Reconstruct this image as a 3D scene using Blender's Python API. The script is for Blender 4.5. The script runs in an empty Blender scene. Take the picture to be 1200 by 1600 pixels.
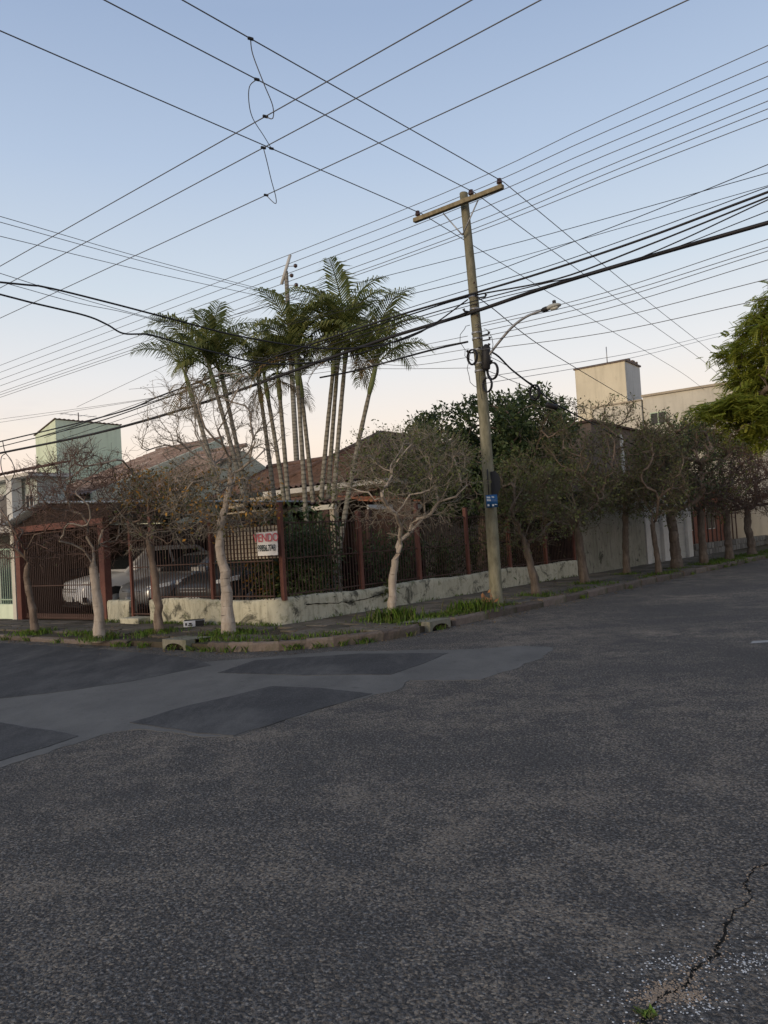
import bpy, math, random
import numpy as np
from mathutils import Matrix, Vector

# ---------------------------------------------------------------- camera, sky, sun, exposure
SC = bpy.context.scene
COL = SC.collection
R = math.radians
camd = bpy.data.cameras.new('camera'); cam = bpy.data.objects.new('camera', camd); COL.objects.link(cam); SC.camera = cam
cam.matrix_world = Matrix.Translation((0, 0, 1.6)) @ Matrix.Rotation(math.pi / 2 + R(1.961), 4, 'X') @ Matrix.Rotation(-R(3.446), 4, 'Z')
camd.sensor_width = 36; camd.lens = 27.45; camd.clip_start = .05; camd.clip_end = 2000

SUN_EL, SUN_AZ = 15.0, 228.0          # azimuth of the sun as a direction angle from +X (behind the camera, to the left)
world = bpy.data.worlds.new('World'); SC.world = world; world.use_nodes = True
nt = world.node_tree; bgn = nt.nodes['Background']
sky = nt.nodes.new('ShaderNodeTexSky'); sky.sky_type = 'NISHITA'; sky.sun_disc = False
sky.sun_elevation = R(3); sky.sun_rotation = R(90 - SUN_AZ); sky.ozone_density = 2.0
skys = nt.nodes.new('ShaderNodeVectorMath'); skys.operation = 'SCALE'; skys.inputs['Scale'].default_value = .34
nt.links.new(sky.outputs[0], skys.inputs[0])
tc = nt.nodes.new('ShaderNodeTexCoord'); sep = nt.nodes.new('ShaderNodeSeparateXYZ'); nt.links.new(tc.outputs['Generated'], sep.inputs[0])
rampw = nt.nodes.new('ShaderNodeValToRGB'); nt.links.new(sep.outputs['Z'], rampw.inputs[0])
els = rampw.color_ramp.elements
stops = [(0.0, (1.02, .73, .56)), (.07, (1.06, .82, .66)), (.13, (1.06, .91, .79)), (.21, (.90, .88, .88)), (.31, (.69, .77, .86)), (.44, (.50, .61, .79)), (.57, (.365, .47, .67)), (1.0, (.33, .40, .54))]
els[0].position, els[0].color = stops[0][0], (*stops[0][1], 1)
els[1].position, els[1].color = stops[-1][0], (*stops[-1][1], 1)
for p_, c_ in stops[1:-1]:
    e_ = els.new(p_); e_.color = (*c_, 1)
mixw = nt.nodes.new('ShaderNodeMix'); mixw.data_type = 'RGBA'; mixw.inputs[0].default_value = .9
nt.links.new(skys.outputs[0], mixw.inputs[6]); nt.links.new(rampw.outputs[0], mixw.inputs[7])
# a few thin low clouds near the horizon
nzw = nt.nodes.new('ShaderNodeTexNoise'); nzw.inputs['Scale'].default_value = 5.5; nzw.inputs['Detail'].default_value = 5
mpw = nt.nodes.new('ShaderNodeMapping'); mpw.inputs['Scale'].default_value = (1, 1, 5.5); nt.links.new(tc.outputs['Generated'], mpw.inputs[0]); nt.links.new(mpw.outputs[0], nzw.inputs[0])
crw = nt.nodes.new('ShaderNodeMapRange'); crw.inputs[1].default_value = .60; crw.inputs[2].default_value = .72; nt.links.new(nzw.outputs[0], crw.inputs[0])
bandw = nt.nodes.new('ShaderNodeMapRange'); bandw.inputs[1].default_value = .22; bandw.inputs[2].default_value = .10; bandw.inputs[3].default_value = 0; bandw.inputs[4].default_value = .35
nt.links.new(sep.outputs['Z'], bandw.inputs[0])
mulw = nt.nodes.new('ShaderNodeMath'); mulw.operation = 'MULTIPLY'; nt.links.new(crw.outputs[0], mulw.inputs[0]); nt.links.new(bandw.outputs[0], mulw.inputs[1])
cldw = nt.nodes.new('ShaderNodeMix'); cldw.data_type = 'RGBA'; nt.links.new(mulw.outputs[0], cldw.inputs[0]); nt.links.new(mixw.outputs[2], cldw.inputs[6]); cldw.inputs[7].default_value = (.50, .50, .58, 1)
nt.links.new(cldw.outputs[2], bgn.inputs[0]); bgn.inputs[1].default_value = 1.0

sund = bpy.data.lights.new('sun', 'SUN'); sund.energy = 1.9; sund.angle = R(18); sund.color = (1, .80, .56)
suno = bpy.data.objects.new('sun', sund); COL.objects.link(suno)
sdir = Vector((math.cos(R(SUN_AZ)) * math.cos(R(SUN_EL)), math.sin(R(SUN_AZ)) * math.cos(R(SUN_EL)), math.sin(R(SUN_EL))))
suno.rotation_euler = sdir.to_track_quat('Z', 'Y').to_euler()
SC.view_settings.view_transform = 'Standard'; SC.view_settings.look = 'None'; SC.view_settings.gamma = 1; SC.view_settings.exposure = 0
SC.view_settings.use_curve_mapping = False
SC.cycles.max_bounces = 6; SC.cycles.diffuse_bounces = 3; SC.cycles.transparent_max_bounces = 8

# ---------------------------------------------------------------- street frames (metres)
C0 = np.array((-2.085, 14.393)); KC = np.array((-1.126, 11.004))
aL, aR = R(143.35), R(50.17)
uL = np.array((math.cos(aL), math.sin(aL))); nL = np.array((-math.sin(aL), math.cos(aL)))
uR = np.array((math.cos(aR), math.sin(aR))); nR = np.array((math.sin(aR), -math.cos(aR)))
def LF(s, d, z=0.): p = C0 + uL * s + nL * d; return (p[0], p[1], z)     # left street: s along it, d towards the road
def RF(s, d, z=0.): p = C0 + uR * s + nR * d; return (p[0], p[1], z)     # right street
SW = .13                                                                # pavement level

# ---------------------------------------------------------------- object helpers
def tag(o, label=None, cat=None, group=None, kind=None):
    for k, v in (('label', label), ('category', cat), ('group', group), ('kind', kind)):
        if v: o[k] = v
    return o
def empty(name, loc, label=None, cat=None, group=None, rz=0):
    o = bpy.data.objects.new(name, None); COL.objects.link(o); o.location = loc; o.rotation_euler = (0, 0, rz); o.empty_display_size = .2
    return tag(o, label, cat, group)
def base_of(o):
    v = Vector((0, 0, 0))
    while o is not None: v = v + o.location; o = o.parent
    return v
def link_mesh(name, me, parent=None, loc=None):
    o = bpy.data.objects.new(name, me); COL.objects.link(o)
    if parent is not None: o.parent = parent
    if loc is not None: o.location = loc
    return o
def fast_mesh(name, verts, faces_flat, nper, mats, smooth=False):
    """verts (n,3); faces_flat (m,nper) array of equal sized faces"""
    me = bpy.data.meshes.new(name); verts = np.asarray(verts, np.float32); f = np.asarray(faces_flat, np.int32)
    me.vertices.add(len(verts)); me.vertices.foreach_set('co', verts.ravel())
    me.loops.add(f.size); me.loops.foreach_set('vertex_index', f.ravel())
    me.polygons.add(len(f)); me.polygons.foreach_set('loop_start', np.arange(0, f.size, nper, dtype=np.int32))
    if smooth: me.polygons.foreach_set('use_smooth', np.ones(len(f), bool))
    for m in (mats if isinstance(mats, (list, tuple)) else [mats]): me.materials.append(m)
    me.update(calc_edges=True); me.validate()
    return me
class MB:
    """collects shapes given in world coordinates; build() links them as one mesh under its thing"""
    def __init__(s): s.v = []; s.f = []; s.sm = []
    def add(s, vs, fs, smooth=False):
        b = len(s.v); s.v += [tuple(map(float, p)) for p in vs]; s.f += [tuple(i + b for i in f) for f in fs]; s.sm += [smooth] * len(fs); return s
    def hexa(s, p):      # 8 points: bottom loop then top loop
        return s.add(p, [(3, 2, 1, 0), (4, 5, 6, 7), (0, 1, 5, 4), (1, 2, 6, 5), (2, 3, 7, 6), (3, 0, 4, 7)])
    def fbox(s, F, s0, s1, d0, d1, z0, z1, z0b=None, z1b=None):
        """box in a street frame F; z0b/z1b: heights at s1"""
        z0b = z0 if z0b is None else z0b; z1b = z1 if z1b is None else z1b
        return s.hexa([F(s0, d0, z0), F(s1, d0, z0b), F(s1, d1, z0b), F(s0, d1, z0), F(s0, d0, z1), F(s1, d0, z1b), F(s1, d1, z1b), F(s0, d1, z1)])
    def box(s, c, sx, sy, sz, rz=0, tilt=None):
        m = Matrix.Rotation(rz, 3, 'Z')
        if tilt is not None: m = m @ tilt
        c = Vector(c)
        return s.hexa([c + m @ Vector((x * sx / 2, y * sy / 2, z * sz / 2)) for z in (-1, 1) for x, y in ((-1, -1), (1, -1), (1, 1), (-1, 1))])
    def tube(s, pts, rad, n=8, caps=True, smooth=True):
        pts = [Vector(p) for p in pts]; k = len(pts)
        if not hasattr(rad, '__len__'): rad = [rad] * k
        b = len(s.v); up = Vector((0, 0, 1)); u = None; vs = []
        for i, p in enumerate(pts):
            d = (pts[min(i + 1, k - 1)] - pts[max(i - 1, 0)])
            if d.length < 1e-9: d = Vector((0, 0, 1))
            d.normalize()
            if u is None:
                u = d.cross(up)
                if u.length < .05: u = d.cross(Vector((1, 0, 0)))
            else: u = u - d * u.dot(d)
            if u.length < 1e-6: u = d.cross(Vector((.3, .9, .1)))
            u.normalize(); w = d.cross(u)
            for j in range(n):
                a = 2 * math.pi * j / n; vs.append(p + (u * math.cos(a) + w * math.sin(a)) * rad[i])
        fs = [(i * n + j, i * n + (j + 1) % n, (i + 1) * n + (j + 1) % n, (i + 1) * n + j) for i in range(k - 1) for j in range(n)]
        if caps: fs += [tuple(range(n - 1, -1, -1)), tuple((k - 1) * n + j for j in range(n))]
        return s.add(vs, fs, smooth)
    def poly(s, pts): return s.add(pts, [tuple(range(len(pts)))])
    def prism(s, pts2, F, a0, a1):
        """extrude the polygon pts2 [(u,z)] between a0 and a1 with F(u, a, z)"""
        n = len(pts2); vs = [F(u, a0, z) for u, z in pts2] + [F(u, a1, z) for u, z in pts2]
        return s.add(vs, [tuple(range(n))[::-1], tuple(range(n, 2 * n))] + [(i, (i + 1) % n, n + (i + 1) % n, n + i) for i in range(n)])
    def build(s, name, mat, parent=None, label=None, cat=None, group=None, kind=None, bevel=0, fix=True):
        b = base_of(parent) if parent is not None else Vector((0, 0, 0))
        if parent is None and s.v:
            a = np.array(s.v); b = Vector((float(a[:, 0].mean()), float(a[:, 1].mean()), float(a[:, 2].min())))
        me = bpy.data.meshes.new(name); me.from_pydata([(x - b.x, y - b.y, z - b.z) for x, y, z in s.v], [], s.f)
        me.polygons.foreach_set('use_smooth', s.sm); me.materials.append(mat)
        if fix:
            import bmesh
            bm = bmesh.new(); bm.from_mesh(me); bmesh.ops.recalc_face_normals(bm, faces=bm.faces); bm.to_mesh(me); bm.free()
        me.update()
        o = link_mesh(name, me, parent, b if parent is None else None)
        if bevel:
            m = o.modifiers.new('bevel', 'BEVEL'); m.width = bevel; m.segments = 2; m.limit_method = 'ANGLE'
        return tag(o, label, cat, group, kind)

# ---------------------------------------------------------------- materials
class NT:
    def __init__(s, name):
        s.m = bpy.data.materials.new(name); s.m.use_nodes = True; s.t = s.m.node_tree; s.b = s.t.nodes['Principled BSDF']
        s.tc = s.t.nodes.new('ShaderNodeTexCoord')
    def n(s, t, **k):
        o = s.t.nodes.new(t)
        for a, v in k.items(): setattr(o, a, v)
        return o
    def l(s, a, b): s.t.links.new(a, b)
    def vec(s, sc=(1, 1, 1), co='Object', rot=(0, 0, 0)):
        m = s.n('ShaderNodeMapping'); m.inputs['Scale'].default_value = sc; m.inputs['Rotation'].default_value = rot; s.l(s.tc.outputs[co], m.inputs[0]); return m.outputs[0]
    def noise(s, scale, detail=4, rough=.6, vec=None, dist=0):
        o = s.n('ShaderNodeTexNoise'); o.inputs['Scale'].default_value = scale; o.inputs['Detail'].default_value = detail; o.inputs['Roughness'].default_value = rough; o.inputs['Distortion'].default_value = dist
        s.l(vec if vec is not None else s.tc.outputs['Object'], o.inputs[0]); return o.outputs[0]
    def vor(s, scale, vec=None, feature='F1'):
        o = s.n('ShaderNodeTexVoronoi', feature=feature); o.inputs['Scale'].default_value = scale; s.l(vec if vec is not None else s.tc.outputs['Object'], o.inputs[0]); return o
    def ramp(s, fac, *st):
        o = s.n('ShaderNodeValToRGB'); e = o.color_ramp.elements
        e[0].position, e[0].color = st[0][0], (*st[0][1], 1); e[1].position, e[1].color = st[-1][0], (*st[-1][1], 1)
        for p, c in st[1:-1]:
            q = e.new(p); q.color = (*c, 1)
        s.l(fac, o.inputs[0]); return o.outputs[0]
    def rng(s, v, a, b, c=0., d=1.):
        o = s.n('ShaderNodeMapRange'); 
        for i, x in enumerate((a, b, c, d)): o.inputs[1 + i].default_value = x
        s.l(v, o.inputs[0]); return o.outputs[0]
    def mix(s, f, a, b, mode='MIX'):
        o = s.n('ShaderNodeMix', data_type='RGBA', blend_type=mode)
        for i, x in ((0, f), (6, a), (7, b)):
            if isinstance(x, (int, float)): o.inputs[i].default_value = x
            elif isinstance(x, tuple): o.inputs[i].default_value = (*x, 1)
            else: s.l(x, o.inputs[i])
        return o.outputs[2]
    def math(s, op, a, b=0.):
        o = s.n('ShaderNodeMath', operation=op)
        for i, x in ((0, a), (1, b)):
            if isinstance(x, (int, float)): o.inputs[i].default_value = x
            else: s.l(x, o.inputs[i])
        return o.outputs[0]
    def bump(s, h, st, dist=.01):
        o = s.n('ShaderNodeBump'); o.inputs['Strength'].default_value = st; o.inputs['Distance'].default_value = dist; s.l(h, o.inputs['Height']); s.l(o.outputs[0], s.b.inputs['Normal']); return s
    def col(s, c):
        if isinstance(c, tuple): s.b.inputs['Base Color'].default_value = (*c, 1)
        else: s.l(c, s.b.inputs['Base Color'])
        return s
    def set(s, rough=.8, spec=.25, metal=0):
        s.b.inputs['Roughness'].default_value = rough; s.b.inputs['Specular IOR Level'].default_value = spec; s.b.inputs['Metallic'].default_value = metal; return s.m
def mottled(name, c1, c2, scale=3., rough=.85, bump=.3, bscale=40., spec=.2, metal=0, stretch=(1, 1, 1), c3=None, bdist=.01, var=0.):
    t = NT(name); v = t.vec(stretch); n = t.noise(scale, 6, .65, v)
    st = [(.3, c1), (.7, c2)] if c3 is None else [(.25, c1), (.5, c2), (.72, c3)]
    c = t.ramp(n, *st)
    f = t.noise(scale * 9, 4, .7, v); c = t.mix(t.rng(f, .35, .75, 0, .45), c, tuple(x * .62 for x in c1))
    if var:
        oi = t.n('ShaderNodeObjectInfo'); k = t.rng(oi.outputs['Random'], 0, 1, 1 - var, 1 + var)
        cb = t.n('ShaderNodeCombineColor')
        for i in range(3): t.l(k, cb.inputs[i])
        c = t.mix(1., c, cb.outputs[0], 'MULTIPLY')
    t.col(c)
    if bump: t.bump(t.noise(bscale, 5, .7, v), bump, bdist)
    return t.set(rough, spec, metal)
def leafmat(name, *cols, rough=.55, trans=.25):
    t = NT(name); g = t.n('ShaderNodeNewGeometry'); n = len(cols)
    c = t.ramp(g.outputs['Random Per Island'], *[(i / max(1, n - 1), k) for i, k in enumerate(cols)])
    t.col(c); m = t.set(rough, .3)
    tr = t.n('ShaderNodeBsdfTranslucent'); t.l(c, tr.inputs[0]); mx = t.n('ShaderNodeMixShader'); mx.inputs[0].default_value = trans
    out = [x for x in t.t.nodes if x.type == 'OUTPUT_MATERIAL'][0]
    t.l(t.b.outputs[0], mx.inputs[1]); t.l(tr.outputs[0], mx.inputs[2]); t.l(mx.outputs[0], out.inputs[0]); return m
def plain(name, c, rough=.5, spec=.4, metal=0): return NT(name).col(c).set(rough, spec, metal)

def m_asphalt():
    t = NT('worn_asphalt')
    big = t.noise(.30, 5, .6); mid = t.noise(2.2, 6, .70); fine = t.noise(34, 5, .75); clump = t.noise(58, 3, .7, dist=.4)
    v = t.vor(92); v2 = t.vor(46)
    cell = t.n('ShaderNodeSeparateColor'); t.l(v.outputs['Color'], cell.inputs[0])
    c = t.ramp(cell.outputs[0], (0., (.095, .093, .094)), (.38, (.149, .145, .146)), (.70, (.211, .205, .203)), (.88, (.30, .29, .285)), (1., (.42, .405, .395)))
    # pits between the stones are tinted near black
    pit = t.rng(clump, .40, .60); c = t.mix(t.math('SUBTRACT', 1., pit), c, (.052, .049, .048))
    hump = t.rng(v2.outputs['Distance'], .1, .75); c = t.mix(t.math('MULTIPLY', hump, .5), c, (.058, .055, .053))
    # stone by stone, bitumen worn off: pale tan aggregate; more of it where traffic scrubs
    amount = t.math('ADD', t.math('MULTIPLY', t.rng(mid, .40, .62), t.rng(big, .38, .58)), t.math('MULTIPLY', t.rng(t.noise(.5, 6, .72, t.vec((.28, 1.5, 1), rot=(0, 0, -.62))), .48, .70), .55))
    bare = t.rng(t.math('SUBTRACT', t.math('MULTIPLY', amount, .85), cell.outputs[1]), -.06, .06)
    tan = t.ramp(cell.outputs[2], (0., (.18, .155, .130)), (.6, (.29, .250, .208)), (1., (.44, .39, .33)))
    c = t.mix(t.math('MULTIPLY', bare, .62), c, tan)
    # smoother, darker tyre-polished and oil-darkened stretches
    pool = t.rng(t.noise(.42, 5, .65, t.vec((1.3, .5, 1), rot=(0, 0, .5))), .52, .68); c = t.mix(t.math('MULTIPLY', pool, .52), c, (.082, .080, .081))
    t.col(c)
    hgt = t.math('ADD', t.math('MULTIPLY', v2.outputs['Distance'], -1.0), t.math('ADD', t.math('MULTIPLY', v.outputs['Distance'], -.6), t.math('MULTIPLY', clump, 1.6)))
    t.bump(hgt, 1.0, .020)
    return t.set(.92, .14)
def m_render(name, a, b, streak=.35):
    """painted render with rain streaks and grime"""
    t = NT(name); c = t.ramp(t.noise(.8, 5, .6), (.3, a), (.7, b)); d = tuple(x * .55 for x in a)
    c = t.mix(t.math('MULTIPLY', t.rng(t.noise(2.4, 6, .65, t.vec((1.6, 1.6, .12))), .48, .70), streak), c, d)
    c = t.mix(t.math('MULTIPLY', t.rng(t.noise(3.5, 7, .75), .56, .70), streak * .8), c, d)
    t.col(c); t.bump(t.noise(28, 5, .7), .35, .01); return t.set(.92, .15)
def m_palm(name):
    t = NT(name); c = t.ramp(t.noise(9, 5, .65), (.3, (.15, .14, .115)), (.7, (.31, .29, .245)))
    w = t.n('ShaderNodeTexWave', wave_type='BANDS', bands_direction='Z'); w.inputs['Scale'].default_value = 2.6; w.inputs['Distortion'].default_value = 1.2; w.inputs['Detail'].default_value = 2; t.l(t.tc.outputs['Object'], w.inputs[0])
    c = t.mix(t.rng(w.outputs[1], .55, .95, 0, .65), c, (.075, .068, .055)); c = t.mix(t.rng(t.noise(2.2, 4, .6), .5, .7, 0, .5), c, (.11, .115, .075))
    t.col(c); t.bump(w.outputs[1], .5, .01); return t.set(.9, .12)
def m_patch(name, a, b):
    t = NT(name); n = t.noise(1.2, 6, .65); f = t.noise(60, 3, .7); v = t.vor(120)
    cs = t.n('ShaderNodeSeparateColor'); t.l(v.outputs['Color'], cs.inputs[0])
    c = t.ramp(n, (.3, a), (.7, b)); c = t.mix(t.rng(cs.outputs[0], .6, 1., 0, .30), c, (.17, .168, .165)); c = t.mix(t.rng(f, .5, .8, 0, .4), c, tuple(x * .6 for x in a))
    c = t.mix(t.rng(t.noise(.8, 6, .75, t.vec((1, .35, 1), rot=(0, 0, .6))), .45, .72, 0, .55), c, (.165, .160, .152)); c = t.mix(t.rng(t.noise(6, 6, .75), .58, .70, 0, .5), c, (.045, .044, .045))
    t.col(c); t.bump(t.math('ADD', f, v.outputs['Distance']), .5, .006); return t.set(.9, .16)
def m_stained(name, pale, dirty, black=(.035, .036, .030), moss=(.10, .12, .05), amount=.5):
    """limewashed masonry with mould, runs and peeled blotches"""
    t = NT(name); n = t.noise(1.6, 5, .6); c = t.ramp(n, (.3, pale), (.75, dirty))
    run = t.noise(3.2, 5, .65, t.vec((3.2, 3.2, .45))); c = t.mix(t.rng(run, .5, .72, 0, .6), c, tuple(x * .45 for x in dirty))
    bl = t.noise(2.3, 7, .72, dist=.6); c = t.mix(t.rng(bl, .62 - .1 * amount, .68 - .06 * amount, 0, .85), c, black)
    ms = t.noise(4.1, 6, .7); c = t.mix(t.rng(ms, .57, .7, 0, .6), c, moss)
    sp = t.noise(17, 5, .75); c = t.mix(t.rng(sp, .60, .68, 0, .6), c, black)
    t.col(c); t.bump(t.math('ADD', t.noise(9, 6, .7), t.math('MULTIPLY', bl, 1.5)), .6, .02); return t.set(.92, .12)
def m_bark(name, a, b, c3, sc=1.):
    t = NT(name); v = t.vec((1, 1, .28)); n = t.noise(14 * sc, 6, .7, v); c = t.ramp(n, (.28, a), (.5, b), (.72, c3))
    big = t.noise(2.6, 4, .6); c = t.mix(t.rng(big, .45, .7, 0, .55), c, tuple(x * .5 for x in b))
    t.col(c); t.bump(n, .7, .02); return t.set(.9, .12)
def m_roof(name, a, b, c3):
    t = NT(name); n = t.noise(1.1, 6, .7); c = t.ramp(n, (.25, a), (.5, b), (.75, c3))
    v = t.vor(4.2); cs = t.n('ShaderNodeSeparateColor'); t.l(v.outputs['Color'], cs.inputs[0])
    c = t.mix(t.rng(cs.outputs[0], 0, 1, 0, .5), c, tuple(x * .5 for x in a)); c = t.mix(t.rng(t.noise(5, 5, .7), .55, .7, 0, .7), c, (.035, .034, .03))
    t.col(c); t.bump(t.noise(30, 4, .7), .3, .01); return t.set(.9, .15)

ASPHALT = m_asphalt()
PATCH_MID = m_patch('old_patch_asphalt', (.090, .088, .086), (.132, .128, .122))
PATCH_DARK = m_patch('dark_patch_asphalt', (.034, .034, .037), (.060, .060, .062))
M_ = dict(
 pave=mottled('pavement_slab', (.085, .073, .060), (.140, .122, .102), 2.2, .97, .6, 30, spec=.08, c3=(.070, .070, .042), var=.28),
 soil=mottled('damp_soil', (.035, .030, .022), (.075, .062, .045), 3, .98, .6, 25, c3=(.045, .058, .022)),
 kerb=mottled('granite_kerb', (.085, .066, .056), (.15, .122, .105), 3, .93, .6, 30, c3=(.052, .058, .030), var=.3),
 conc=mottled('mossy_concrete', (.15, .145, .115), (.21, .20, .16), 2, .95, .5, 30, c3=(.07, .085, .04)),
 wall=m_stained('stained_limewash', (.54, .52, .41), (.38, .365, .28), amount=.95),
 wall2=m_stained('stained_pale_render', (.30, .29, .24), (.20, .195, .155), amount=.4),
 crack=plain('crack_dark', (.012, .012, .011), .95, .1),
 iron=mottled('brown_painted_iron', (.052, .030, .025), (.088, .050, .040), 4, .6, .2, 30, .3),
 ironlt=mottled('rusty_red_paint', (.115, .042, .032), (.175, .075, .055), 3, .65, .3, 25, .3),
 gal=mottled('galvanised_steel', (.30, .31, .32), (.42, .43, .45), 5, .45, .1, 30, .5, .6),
 zinc=mottled('weathered_metal_roofing', (.27, .31, .34), (.42, .46, .50), 2, .55, .1, 20, .4, .3),
 wood=m_bark('weathered_pole_wood', (.10, .098, .068), (.195, .185, .13), (.27, .255, .19), .7),
 woodmoss=m_bark('crossarm_wood', (.13, .11, .07), (.23, .195, .125), (.31, .27, .19), .8),
 dark=plain('matt_black_plastic', (.018, .018, .020), .6, .3),
 cable=plain('black_cable', (.016, .016, .019), .6, .3),
 wire=plain('weathered_wire', (.105, .11, .12), .55, .4),
 porc=plain('brown_porcelain', (.045, .022, .018), .25, .6),
 white=mottled('white_paint', (.50, .49, .46), (.62, .61, .57), 3, .7, .15, 30),
 green=m_render('pale_green_render', (.60, .69, .52), (.68, .76, .59)),
 cream=m_render('cream_render', (.50, .475, .405), (.58, .55, .47)),
 yellow=m_render('warm_yellow_render', (.58, .53, .41), (.66, .605, .47)),
 sage=m_render('faded_sage_render', (.46, .48, .38), (.54, .56, .45)),
 grey=m_render('grey_render', (.44, .44, .42), (.52, .52, .50)),
 beige=mottled('beige_render', (.36, .31, .24), (.47, .41, .32), 1.2, .9, .3, 30),
 brownclad=mottled('brown_weathered_render', (.135, .105, .088), (.20, .16, .135), 1.5, .92, .5, 20, stretch=(2, 2, .5)),
 tile_pink=m_roof('faded_roof_tile', (.20, .145, .125), (.29, .215, .185), (.45, .385, .35)),
 tile_brown=m_roof('brown_roof_tile', (.105, .066, .054), (.165, .105, .085), (.22, .155, .13)),
 tile_orange=m_roof('orange_roof_tile', (.38, .14, .07), (.50, .20, .10), (.42, .22, .15)),
 glass=plain('window_glass', (.02, .024, .028), .08, .6),
 bars=plain('dark_window_bars', (.05, .05, .05), .6, .3),
 palmtrunk=m_palm('palm_trunk'),
 shaft=mottled('palm_crownshaft', (.13, .17, .06), (.22, .25, .11), 5, .5, .1, 20),
 frond=leafmat('palm_leaf', (.085, .115, .036), (.135, .165, .048), (.19, .215, .066), (.26, .265, .10), trans=.4),
 frond_dry=leafmat('dry_palm_leaf', (.16, .11, .05), (.22, .15, .07), (.11, .11, .04)),
 bark_pale=m_bark('pale_tree_bark', (.24, .20, .165), (.36, .31, .26), (.46, .41, .355)),
 bark_brown=m_bark('brown_tree_bark', (.105, .078, .060), (.175, .135, .108), (.26, .21, .17)),
 bark_dark=m_bark('dark_tree_bark', (.075, .058, .045), (.125, .10, .080), (.20, .16, .125)),
 twig_red=mottled('reddish_twigs', (.105, .068, .055), (.17, .115, .095), 5, .9, 0),
 twig_olive=mottled('olive_brown_twigs', (.10, .082, .058), (.185, .158, .112), 5, .9, 0),
 twig_grey=mottled('grey_twigs', (.18, .155, .125), (.32, .285, .235), 5, .9, 0),
 leaf_dark=leafmat('dark_green_leaf', (.026, .045, .018), (.045, .072, .026), (.068, .098, .034), (.095, .12, .045)),
 leaf_mid=leafmat('olive_leaf', (.066, .078, .028), (.092, .115, .038), (.135, .15, .052), (.075, .10, .035)),
 leaf_autumn=leafmat('yellowing_leaf', (.050, .062, .022), (.075, .080, .026), (.22, .13, .025), (.30, .15, .03), (.06, .075, .026), (.085, .055, .025)),
 leaf_orange=leafmat('orange_leaf', (.34, .17, .03), (.42, .22, .04), (.26, .14, .04)),
 leaf_brown=leafmat('brown_small_leaf', (.050, .042, .022), (.075, .062, .030), (.060, .068, .028), (.095, .065, .035)),
 leaf_red=leafmat('reddish_small_leaf', (.085, .045, .032), (.12, .062, .042), (.060, .048, .026)),
 leaf_bright=leafmat('bright_green_leaf', (.18, .225, .034), (.28, .32, .05), (.39, .40, .075), (.13, .18, .032), trans=.5),
 grass=leafmat('grass_blades', (.070, .135, .018), (.11, .20, .026), (.15, .25, .036), (.095, .13, .035), (.15, .145, .06)),
 brick=None, stone=mottled('grey_fieldstone', (.14, .135, .125), (.24, .23, .21), 4, .92, .6, 15, var=.3),
)
t_ = NT('red_brick'); bk = t_.n('ShaderNodeTexBrick'); bk.inputs['Scale'].default_value = 1.0; bk.inputs['Brick Width'].default_value = .24; bk.inputs['Row Height'].default_value = .075; bk.inputs['Mortar Size'].default_value = .008
bk.inputs['Color1'].default_value = (.30, .105, .065, 1); bk.inputs['Color2'].default_value = (.22, .080, .055, 1); bk.inputs['Mortar'].default_value = (.22, .17, .14, 1)
t_.l(t_.vec((1, 1, 1), rot=(R(90), 0, -aR)), bk.inputs[0]); t_.col(t_.mix(t_.rng(t_.noise(1.5, 5, .7), .4, .7, 0, .5), bk.outputs[0], (.16, .07, .05))); M_['brick'] = t_.set(.9, .15)

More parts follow.
